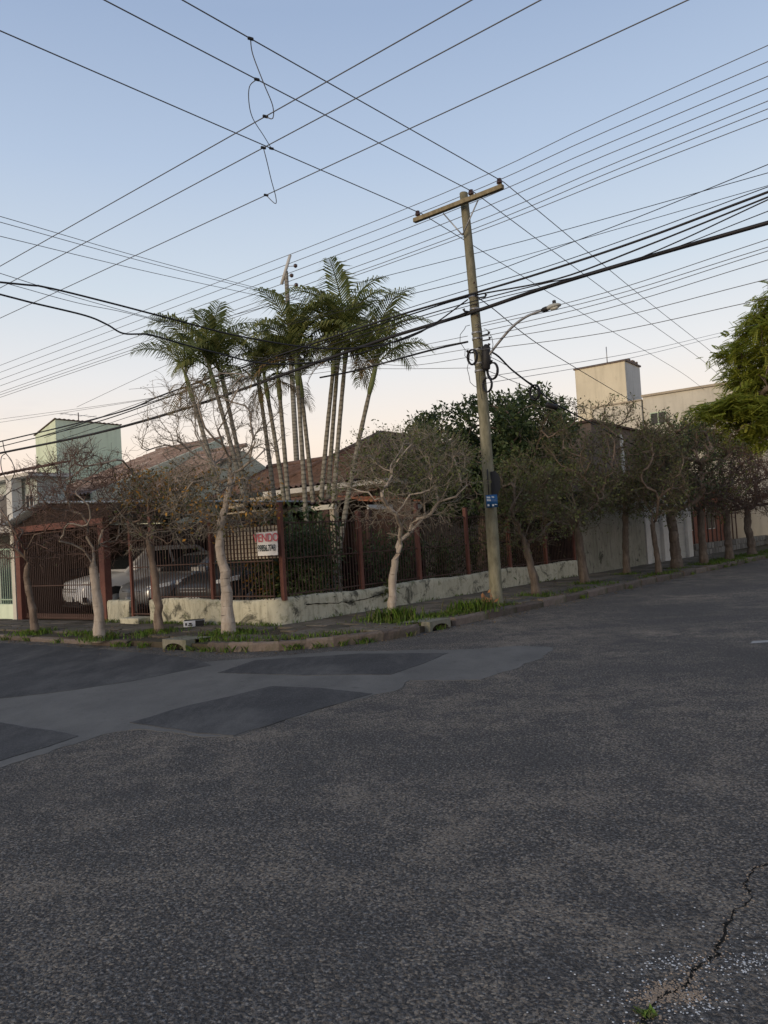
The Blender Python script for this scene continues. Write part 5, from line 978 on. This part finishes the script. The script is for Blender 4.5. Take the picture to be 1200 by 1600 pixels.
# ================================================================= cars behind the bars
def car(label, loc, yaw, paint, h=1.5, L=4.3):
    root = empty('parked_car', (loc[0], loc[1], .105), label, 'car', 'cars parked in the carport', yaw); k = L / 4.3; H = h / 1.5
    def bl(mb, name, mat, parent=root, sub=0, bevel=0):
        me = bpy.data.meshes.new(name); me.from_pydata(mb.v, [], mb.f); me.polygons.foreach_set('use_smooth', mb.sm); me.materials.append(mat)
        import bmesh
        bm = bmesh.new(); bm.from_mesh(me); bmesh.ops.recalc_face_normals(bm, faces=bm.faces); bm.to_mesh(me); bm.free()
        o = link_mesh(name, me, parent)
        if sub: q = o.modifiers.new('s', 'SUBSURF'); q.levels = q.render_levels = sub
        if bevel: q = o.modifiers.new('b', 'BEVEL'); q.width = bevel; q.segments = 2
        return o
    st = [(2.15, .42, .60, .50), (2.08, .26, .76, .68), (1.88, .21, .85, .80), (1.35, .20, .95, .86), (.75, .20, 1.01, .875), (0, .20, 1.03, .875), (-1, .20, 1.05, .875), (-1.75, .22, 1.06, .86), (-2.08, .28, 1.02, .78), (-2.17, .45, .93, .66)]
    mb = MB(); V = []
    for x, zl, zt, w in st:
        ring = [(w * .80, zl), (w * .99, zl + .13), (w, zl + (zt - zl) * .62), (w * .955, zt - .035), (w * .76, zt), (0, zt + .025)]
        ring = ring + [(-y, z) for y, z in ring[-2::-1]]
        V += [(x * k, y, z * (1 + (H - 1) * .6)) for y, z in ring]
    n = 11; mb.add(V, [(i * n + j, i * n + (j + 1) % n, (i + 1) * n + (j + 1) % n, (i + 1) * n + j) for i in range(len(st) - 1) for j in range(n)] + [tuple(range(n)), tuple((len(st) - 1) * n + j for j in range(n))], True)
    body = bl(mb, 'body', paint, sub=2)
    zb = 1.0 * (1 + (H - 1) * .6); zr = h
    g = MB(); pr = [(1.02, zb - .02, .80), (.28, zr - .05, .62), (-.2, zr, .60), (-1.25, zr - .03, .60), (-1.9, zb + .05, .76)]; V = []
    for x, z, w in pr: V += [(x * k, -w, z), (x * k, w, z)]
    for x, z, w in ((1.02, zb - .10, .82), (-1.9, zb - .10, .80)): V += [(x * k, -w, z), (x * k, w, z)]
    g.add(V, [(0, 1, 3, 2), (2, 3, 5, 4), (4, 5, 7, 6), (6, 7, 9, 8), (0, 2, 4, 6, 8, 12, 10), (1, 11, 13, 9, 7, 5, 3)]); bl(g, 'cabin', paint, bevel=.05)
    def lerp(a, b, f): return [x + (y - x) * f for x, y in zip(a, b)]
    w = MB(); A, B_ = pr[0], pr[1]; a, b2 = lerp(A, B_, .10), lerp(A, B_, .90); w.poly([(a[0] * k + .02, -a[2] * .9, a[1] + .012), (a[0] * k + .02, a[2] * .9, a[1] + .012), (b2[0] * k + .02, b2[2] * .9, b2[1] + .012), (b2[0] * k + .02, -b2[2] * .9, b2[1] + .012)]); bl(w, 'windscreen', M_['glass'])
    for sg in (-1, 1):
        for xs in (((.78, .05), (.22, .05), (.22, .78), (-.30, .80), (-.34, .05)), ((-.42, .05), (-.38, .80), (-1.15, .78), (-1.62, .12))):
            m = MB(); m.poly([(x * k, sg * (.80 - .20 * f + .012), zb + (zr - zb) * f) for x, f in [(q[0], q[1]) for q in xs]]); bl(m, 'side_window', M_['glass'])
        m = MB(); m.box((.78 * k, sg * .97, zb + .06), .12, .20, .13); bl(m, 'wing_mirror', paint, bevel=.03)
        m = MB(); m.hexa([(1.62 * k, sg * .868, .74 * H), (1.97 * k, sg * .77, .70 * H), (2.09 * k, sg * .56, .70 * H), (1.7 * k, sg * .5, .72 * H), (1.58 * k, sg * .86, .84 * H), (1.95 * k, sg * .75, .79 * H), (2.06 * k, sg * .54, .76 * H), (1.7 * k, sg * .5, .80 * H)]); bl(m, 'headlight', plain('headlight_lens', (.62, .62, .60), .12, .6), bevel=.01)
        m = MB(); m.box((2.02 * k, sg * .62, .42), .10, .20, .13, sg * -.45); bl(m, 'fog_lamp', M_['dark'], bevel=.02)
        for x in (1.32, -1.32):
            ar = MB(); ar.tube([(x * k, sg * .60, .33), (x * k, sg * .882, .33)], .385, 20); bl(ar, 'wheel_arch', M_['dark'])
            wh = MB(); wh.tube([(x * k, sg * y, .325) for y in (.66, .70, .87, .895)], [.28, .325, .325, .29], 22); wo = bl(wh, 'wheel', M_['dark'])
            rm = MB(); rm.tube([(x * k, sg * y, .325) for y in (.87, .90, .903)], [.21, .20, .05], 16); bl(rm, 'rim', M_['gal'], wo)
        m = MB(); m.box((.12 * k, sg * .885, .90 * H), .16, .02, .03); bl(m, 'door_handle', M_['gal'])
    m = MB(); m.hexa([(2.10 * k, -.46, .30), (2.10 * k, .46, .30), (2.0 * k, .46, .30), (2.0 * k, -.46, .30), (2.13 * k, -.40, .64), (2.13 * k, .40, .64), (2.0 * k, .40, .64), (2.0 * k, -.40, .64)]); bl(m, 'grille', M_['dark'])
    for z in (.56, .62): m = MB(); m.box((2.145 * k, 0, z * H), .03, .80, .018); bl(m, 'grille_bar', M_['gal'])
    m = MB(); m.box((2.16 * k, 0, .44), .02, .40, .13); bl(m, 'number_plate', plain('grey_plate', (.42, .43, .44), .5))
    m = MB(); m.box((2.08 * k, 0, .26), .12, 1.2, .05); bl(m, 'bumper_lip', M_['dark'])
    return root
yaw = math.atan2(nL[1], nL[0])
white_p = NT('white_car_paint').col((.66, .68, .72)).set(.25, .5); silver_p = plain('dark_silver_car_paint', (.27, .28, .29), .28, .5, .4); grey_p = plain('graphite_car_paint', (.075, .078, .082), .28, .5, .5)
p = LF(7.75, -2.95); car('white car nosing toward the carport gate, leftmost of the three cars', p, yaw - .18, white_p, 1.68, 4.3)
p = LF(5.05, -2.75); car('dark silver car behind the narrow gate, middle of the three cars', p, yaw - .10, silver_p, 1.46, 4.3)
p = LF(3.35, -3.0); car('graphite car behind the fence bars, rightmost of the three cars', p, yaw + .05, grey_p, 1.62, 4.5)

# ================================================================= houses
def tile_slope(name, root, e0, e1, r0, r1, mat, tw=.21, course=.34, amp=.028):
    """pan-tiled slope between an eave e0-e1 and a ridge r0-r1 (clipped to that outline)"""
    e0, e1, r0, r1 = map(np.array, (e0, e1, r0, r1)); ux = unit(e1 - e0); up = (r0 + r1) / 2 - (e0 + e1) / 2; up = up - ux * (up @ ux); Ls = np.linalg.norm(up); uy = up / Ls; nn = np.cross(ux, uy)
    if nn[2] < 0: nn = -nn
    W = np.linalg.norm(e1 - e0); a0, a1 = (r0 - e0) @ ux, (r1 - e0) @ ux
    lo, hi = min(0, a0), max(W, a1); nx = int((hi - lo) / tw * 5); nc = max(2, int(Ls / course)); V = []; rows = []
    for c in range(nc):
        for f, lift in ((0, .030), (.999, .0)): rows.append(((c + f) / nc, lift))
    xs = np.linspace(lo, hi, nx + 1)
    for v, lift in rows:
        l, h_ = a0 * v, W + (a1 - W) * v; x = np.clip(xs, l, max(h_, l + .01)); jig = nrg.normal(0, .006, nx + 1)
        V.append(e0 + ux * x[:, None] + uy * (v * Ls) + nn * (amp * np.sin(2 * np.pi * xs / tw) + lift + .03 + jig)[:, None])
    V = np.concatenate(V); m = nx + 1; i = np.arange(nx); F = np.concatenate([np.stack([j * m + i, j * m + i + 1, (j + 1) * m + i + 1, (j + 1) * m + i], 1) for j in range(len(rows) - 1)])
    b = base_of(root); o = link_mesh(name, fast_mesh(name, V - np.array((b.x, b.y, b.z)), F, 4, mat, False), root); o['kind'] = 'stuff'; return o
def ridge(root, pts, mat, r_=.075): return MB().tube(pts, r_, 8).build('ridge_tiles', mat, root)
def window(root, F, s0, s1, d, z0, z1, frame=None, out=1):
    w = MB().fbox(F, s0, s1, d, d + .03 * out, z0, z1).build('window', frame or M_['white'], root); m = (s0 + s1) / 2
    for a, b in ((s0 + .05, m - .025), (m + .025, s1 - .05)): MB().fbox(F, a, b, d + .031 * out, d + .036 * out, z0 + .05, z1 - .05).build('pane', M_['glass'], w)
    return w
# main house
mh = empty('corner_house', LF(4.2, -9, .1), 'low corner house with brown tiled hip roofs behind the palms', 'house')
MB().fbox(LF, 2.35, 9.0, -14.0, -6.75, .1, 3.12).build('walls', M_['beige'], mh)
ez = 3.2; rz_ = 4.85
tile_slope('hip_roof', mh, LF(6.4, -6.2, ez), LF(1.95, -6.2, ez), LF(4.25, -9.2, rz_), LF(4.15, -9.2, rz_), M_['tile_brown'])
tile_slope('hip_roof', mh, LF(1.95, -6.2, ez), LF(1.95, -13.8, ez), LF(4.2, -9.2, rz_), LF(4.2, -11, rz_), M_['tile_brown'])
tile_slope('hip_roof', mh, LF(6.4, -13.8, ez), LF(6.4, -6.2, ez), LF(4.2, -11, rz_), LF(4.2, -9.2, rz_), M_['tile_brown'])
for a, b in (((6.4, -6.2, ez), (4.2, -9.2, rz_)), ((1.95, -6.2, ez), (4.2, -9.2, rz_)), ((4.2, -9.2, rz_), (4.2, -11, rz_)), ((1.95, -13.8, ez), (4.2, -11, rz_))): ridge(mh, [tuple(np.array(LF(*a)) + (0, 0, .06)), tuple(np.array(LF(*b)) + (0, 0, .06))], M_['tile_brown'])
tile_slope('side_roof', mh, LF(9.3, -6.5, 3.2), LF(5.9, -6.5, 3.2), LF(9.3, -9.3, 4.28), LF(5.0, -9.3, 4.28), M_['tile_brown'])
ridge(mh, [LF(9.3, -9.3, 4.36), LF(5.0, -9.3, 4.36)], M_['tile_brown'], .09)
MB().fbox(LF, 1.90, 6.4, -6.22, -6.12, 3.06, 3.20).build('fascia', M_['white'], mh); MB().fbox(LF, 1.86, 1.90, -13.8, -6.1, 3.06, 3.19).build('fascia', M_['white'], mh)
tile_slope('veranda_roof', mh, LF(6.6, -4.6, 2.55), LF(2.3, -4.6, 2.55), LF(6.6, -6.7, 2.95), LF(2.3, -6.7, 2.95), M_['tile_brown'])
MB().fbox(LF, 2.3, 6.6, -4.62, -4.54, 2.42, 2.54).build('veranda_fascia', M_['cream'], mh)
for s in (2.45, 4.4, 6.45): MB().fbox(LF, s - .09, s + .09, -4.75, -4.57, .1, 2.42).build('veranda_post', M_['beige'], mh)
window(mh, LF, 4.6, 6.0, -6.745, 1.0, 2.2, M_['iron']); window(mh, LF, 2.6, 3.6, -6.745, 1.0, 2.2, M_['iron'])
tile_slope('porch_roof', mh, RF(4.9, -1.9, 2.50), RF(7.2, -1.9, 2.50), RF(4.9, -2.9, 2.72), RF(7.2, -2.9, 2.72), M_['tile_orange'], .18, .3)
MB().fbox(RF, 4.95, 7.15, -1.96, -1.90, 2.36, 2.47).build('porch_beam', M_['grey'], mh)
for s in (5.0, 7.1): MB().fbox(RF, s - .06, s + .06, -2.02, -1.90, .1, 2.36).build('porch_post', M_['iron'], mh)
MB().fbox(RF, 7.4, 12.3, -3.2, -3.0, .1, 2.5).build('garden_wall', M_['beige'], mh)
# pale green neighbour with the tank tower
gh = empty('green_house', LF(12.5, -6, .1), 'pale green house with faded pink roof tiles and a tall square tank tower', 'house')
MB().prism([(-4.2, .1), (-4.2, 3.45), (-9.5, 5.55), (-15, 3.4), (-15, .1)], lambda u, a, z: LF(a, u, z), 11.86, 15.5).build('main_walls', M_['sage'], gh)
MB().prism([(-3.95, 3.10), (-3.95, 3.62), (-9.5, 5.72), (-9.5, 5.20)], lambda u, a, z: LF(a, u, z), 11.72, 11.855).build('verge_band', M_['sage'], gh)
MB().prism([(-4.7, .1), (-4.7, 2.95), (-8.2, 4.88), (-11.9, 3.0), (-11.9, .1)], lambda u, a, z: LF(a, u, z), 9.3, 11.7).build('wing_walls', M_['sage'], gh)
tile_slope('main_roof', gh, LF(15.7, -3.9, 3.55), LF(11.75, -3.9, 3.55), LF(15.7, -9.5, 5.65), LF(11.75, -9.5, 5.65), M_['tile_pink'])
tile_slope('wing_roof', gh, LF(11.72, -4.4, 2.95), LF(9.15, -4.4, 2.95), LF(11.72, -8.2, 4.98), LF(9.15, -8.2, 4.98), M_['tile_pink'])
ridge(gh, [LF(15.7, -9.5, 5.72), LF(11.75, -9.5, 5.72)], M_['tile_pink']); ridge(gh, [LF(11.7, -8.2, 5.06), LF(9.15, -8.2, 5.06)], M_['tile_pink'])
tw_ = MB().fbox(LF, 17.1, 18.55, -8.85, -6.0, .1, 6.85, z1b=6.42).build('tank_tower', M_['green'], gh)
def towerroof(F, s0, s1, d0, d1, z):
    mb = MB(); k = 60; V = []
    for s in (s0, s1):
        for i in range(k + 1): d = d0 + (d1 - d0) * i / k; V.append(F(s, d, z + (s0 - s) * .297 + 0.014 * math.sin(i * 1.6)))
    mb.add(V, [(i, i + 1, k + 2 + i, k + 1 + i) for i in range(k)], True); o = mb.build('tower_roof', M_['brownclad'], tw_); q = o.modifiers.new('t', 'SOLIDIFY'); q.thickness = .02; return o
towerroof(LF, 17.06, 18.62, -8.90, -5.96, 6.905)
an = empty('tv_antenna', LF(17.3, -7.1, 6.85), 'thin television antenna on the green tank tower', 'antenna')
MB().tube([LF(17.3, -7.1, 6.8), LF(17.3, -7.1, 7.25)], .02, 5).build('mast', M_['iron'], an)
MB().tube([LF(17.3, -6.3, 7.15), LF(17.3, -7.9, 7.15)], .010, 4).build('boom', M_['gal'], an)
for d in (-6.5, -6.9, -7.3, -7.7): MB().tube([LF(17.0, d, 7.15), LF(17.6, d, 7.15)], .006, 4).build('element', M_['gal'], an)
# white house at the left edge
wh_ = empty('pale_house', LF(12, -1.5, .1), 'two-storey whitish house cut off by the left edge', 'house')
MB().fbox(LF, 10.8, 18, -2.5, -1.6, .1, 3.95).build('walls', mottled('greenish_white_render', (.40, .45, .41), (.50, .54, .50), 1.2, .9, .3, 30), wh_)
MB().fbox(LF, 10.6, 18, -2.6, -1.25, 3.96, 4.06).build('roof_slab', M_['white'], wh_)
tile_slope('roof', wh_, LF(18, -1.15, 4.07), LF(10.5, -1.15, 4.07), LF(18, -2.6, 4.4), LF(10.6, -2.6, 4.4), M_['tile_brown'])
MB().fbox(LF, 9.2, 18, -1.6, .05, 2.34, 2.50).build('porch_slab', M_['white'], wh_)
MB().fbox(LF, 11.45, 11.75, -1.5, -1.2, 2.5, 3.95).build('balcony_pillar', M_['white'], wh_)
for s0, s1, z0, z1 in ((10.95, 11.4, 2.65, 3.5), (11.9, 12.9, 2.6, 3.6), (10.9, 11.4, .6, 2.0), (12.0, 13.0, .2, 2.1)): window(wh_, LF, s0, s1, -1.6, z0, z1, M_['grey'])
gw = empty('front_fence', LF(10.5, 0, .1), 'pale green barred fence on a low wall left of the carport', 'fence')
MB().fbox(LF, 9.3, 14, -.14, 0, .09, .50).build('low_wall', M_['green'], gw)
MB().fbox(LF, 9.13, 9.29, -.2, .04, .09, 2.33).build('gate_pillar', M_['cream'], gw)
lt = plain('pale_green_iron', (.30, .40, .30), .6)
for s in np.arange(9.4, 12.2, .11): MB().fbox(LF, s - .009, s + .009, -.08, -.062, .50, 1.95).build('bar', lt, gw)
for z in (.6, 1.9): MB().fbox(LF, 9.3, 12.2, -.09, -.05, z, z + .03).build('rail', lt, gw)
# right street: concrete yard wall, shop with roller doors, brown upper storey, brick house
cw = empty('concrete_wall', RF(15, 0, .1), 'plain stained pale concrete yard wall after the iron fence', 'wall')
rough_wall('wall_body', [(RF(s, 0)[:2], nR) for s in np.arange(12.48, 17.8, .25)], [2.10 + .012 * i for i in range(40)], .16, M_['wall2'], cw)
sd = empty('lean_to_roof', RF(15, -1.4, .1), 'dark lean-to roof above the concrete yard wall', 'roof')
corrugated(RF, 12.6, 17.6, -3.4, -.35, lambda s, d: 2.75 - (d + .35) * .12, M_['brownclad'], 'roof_sheet', sd)
MB().fbox(RF, 12.6, 17.6, -.47, -.37, 2.36, 2.66).build('fascia', M_['dark'], sd); 
for s in (12.7, 15.1, 17.5): MB().fbox(RF, s - .05, s + .05, -.48, -.38, .1, 2.36).build('post', M_['iron'], sd)
shp = empty('shop_building', RF(20, -3, .1), 'two-storey building with white ground floor, roller doors and brown upper storey', 'building')
MB().fbox(RF, 16.2, 26.0, -8.0, -1.05, 2.9, 5.28, z1b=5.12).build('upper_storey', M_['brownclad'], shp)
MB().fbox(RF, 18.6, 18.85, -1.04, -1.0, 2.9, 5.0).build('white_downpipe', M_['white'], shp)
MB().fbox(RF, 13.2, 16.2, -8.0, -3.6, .1, 4.1).build('rear_wing', M_['beige'], shp)
MB().fbox(RF, 16.1, 26.1, -8.1, -.95, 5.285, 5.36, z0b=5.125, z1b=5.20).build('parapet_cap', M_['iron'], shp)
MB().fbox(RF, 17.9, 22.7, -7.9, -.45, .1, 2.88).build('ground_floor', M_['dark'], shp)
for a, b in ((17.85, 18.25), (19.55, 20.9), (22.2, 22.7)): MB().fbox(RF, a, b, -.45, .02, .09, 2.60).build('pier', M_['white'], shp)
MB().fbox(RF, 17.85, 22.7, -.44, .03, 2.602, 2.90).build('lintel', M_['white'], shp)
shut = mottled('pale_roller_slat', (.40, .40, .37), (.52, .52, .48), 4, .6, .1)
for a, b in ((18.26, 19.54), (20.91, 22.19)):
    dr = MB().fbox(RF, a, b, -.20, -.14, .1, 2.6).build('roller_door', M_['grey'], shp)
    for z in np.arange(.14, 2.55, .115): MB().fbox(RF, a + .01, b - .01, -.135, -.105, z, z + .085).build('slat', shut, dr)
MB().fbox(RF, 22.72, 26.0, -6, -1.1, .1, 2.85).build('side_wing', M_['beige'], shp)
bh = empty('brick_house', RF(29, -3, .1), 'red brick house with a stone garden wall at the right edge', 'house')
MB().fbox(RF, 25.9, 40, -9, -1.9, .1, 3.1).build('walls', M_['brick'], bh)
tile_slope('roof', bh, RF(25.4, -1.4, 3.1), RF(40, -1.4, 3.1), RF(25.4, -5.2, 4.7), RF(40, -5.2, 4.7), M_['tile_brown'], .25, .4)
for s in (27.4, 30.6, 34): window(bh, RF, s, s + 1.3, -1.9, 1.1, 2.3, M_['white'])
MB().fbox(RF, 24.6, 25.9, -2.0, -1.9, .1, 2.6).build('dark_gate', M_['iron'], bh)
sw_ = empty('stone_wall', RF(28, 0, .1), 'low wall of rough grey fieldstones before the brick house', 'wall')
MB().fbox(RF, 22.8, 40, -.28, -.08, .09, .60).build('core', M_['conc'], sw_)
def stone_me():
    mb = MB(); V = []; rr = random.Random(rnd.random())
    for z in (-1, 1):
        for x, y in ((-1, -1), (1, -1), (1, 1), (-1, 1)): V.append((x * .5 * rr.uniform(.8, 1), y * .5, z * .5 * rr.uniform(.75, 1)))
    mb.hexa(V); me = bpy.data.meshes.new('stone'); me.from_pydata(mb.v, [], mb.f); me.materials.append(M_['stone']); return me
stones = [stone_me() for _ in range(6)]
for row in range(2):
    s = 22.8 + row * .2
    while s < 36:
        w = rnd.uniform(.28, .5); p = RF(s + w / 2, -.05, .235 + row * .25); o = link_mesh('stone', rnd.choice(stones), sw_, Vector(p) - sw_.location); o.scale = (w * .96, .16, .245); o.rotation_euler = (0, rnd.uniform(-.05, .05), aR); s += w
for s in np.arange(22.9, 30, .6): MB().fbox(RF, s - .025, s + .025, -.2, -.15, .6, 1.9).build('fence_stake', M_['iron'], sw_)
MB().fbox(RF, 22.9, 30, -.19, -.16, 1.8, 1.85).build('fence_rail', M_['iron'], sw_)
# cream apartment block with stair tower far behind
yb = empty('cream_block', (14.5, 46, .1), 'warm cream flat-roofed block with a tall blank stair tower', 'building')
def YF(s, d, z=0.): p_ = np.array((14.45, 45.)) - uL * s - nL * d; return (p_[0], p_[1], z)      # s to the right/near, d away from the left street
MB().fbox(YF, -3.05, 0, 0, 2.6, .1, 11.05).build('stair_tower', M_['yellow'], yb)
MB().fbox(YF, .002, .012, .02, 2.58, 8, 11.0).build('tower_shade_face', M_['grey'], yb)  # thin grey sheet paints the tower's right face as its shaded side
MB().fbox(YF, -3.12, .08, -.07, 2.67, 11.051, 11.15).build('tower_coping', M_['brownclad'], yb)
for a, b in ((.6, .9), (1.3, 1.7), (2.0, 2.2)): MB().fbox(YF, -.5, .05, a, b, 11.16, 11.30).build('coping_tile', M_['brownclad'], yb)
MB().fbox(YF, -2.0, .9, -.35, 8, .1, 8.55).build('stair_block', M_['cream'], yb)
MB().fbox(YF, .95, 9.0, -.2, 9, .1, 8.75).build('flats', M_['cream'], yb); MB().fbox(YF, .9, 9.1, -.3, 9, 8.76, 8.88).build('coping', M_['beige'], yb)
MB().fbox(YF, -2.05, .92, -.42, 8, 8.56, 8.64).build('coping', M_['beige'], yb)
for s in (1.3, 4.6): window(yb, YF, s, s + .9, -.2, 7.1, 7.8, mottled('pale_green_shutter', (.45, .58, .42), (.52, .64, .48)), -1)
MB().tube([YF(-1.2, .5, 11.1), YF(-1.2, .5, 12.2)], .03, 5).build('antenna_mast', M_['gal'], yb)
# discarded carton on the pavement
bx = empty('discarded_box', (-3.80, 15.20, .135), 'small white and black carton lying on the pavement by the thick pale tree', 'box')
def XB(a, b, z): p_ = np.array((-3.80, 15.20)) + np.array((.97, .22)) * a + np.array((-.22, .97)) * b; return (p_[0], p_[1], .135 + z)
MB().hexa([XB(a, b, z) for z in (0, .115) for a, b in ((-.2, -.14), (.2, -.10), (.2, .14), (-.2, .14))]).build('carton', plain('white_carton', (.62, .64, .68), .6), bx, bevel=.006)
MB().hexa([XB(a, b, z) for z in (.116, .121) for a, b in ((-.19, -.13), (.19, -.09), (.19, .13), (-.19, .13))]).build('lid', M_['dark'], bx)
MB().hexa([XB(a, b, z) for z in (.004, .112) for a, b in ((.02, -.122), (.195, -.106), (.195, -.103), (.02, -.119))]).build('dark_label', M_['dark'], bx)
for a0_, a1_, z0, z1 in ((-.17, -.14, .03, .08), (-.10, -.05, .05, .075), (-.12, -.03, .025, .04)): MB().hexa([XB(a, b, z) for z in (z0, z1) for a, b in ((a0_, -.143), (a1_, -.139), (a1_, -.13), (a0_, -.13))]).build('print_mark', M_['dark'], bx)
# small white plaque inside the bars
MB().fbox(LF, 2.62, 2.86, -.46, -.44, 1.17, 1.25).build('wall_plaque', M_['white'], None, 'small white plaque behind the bars above the cars', 'plaque')
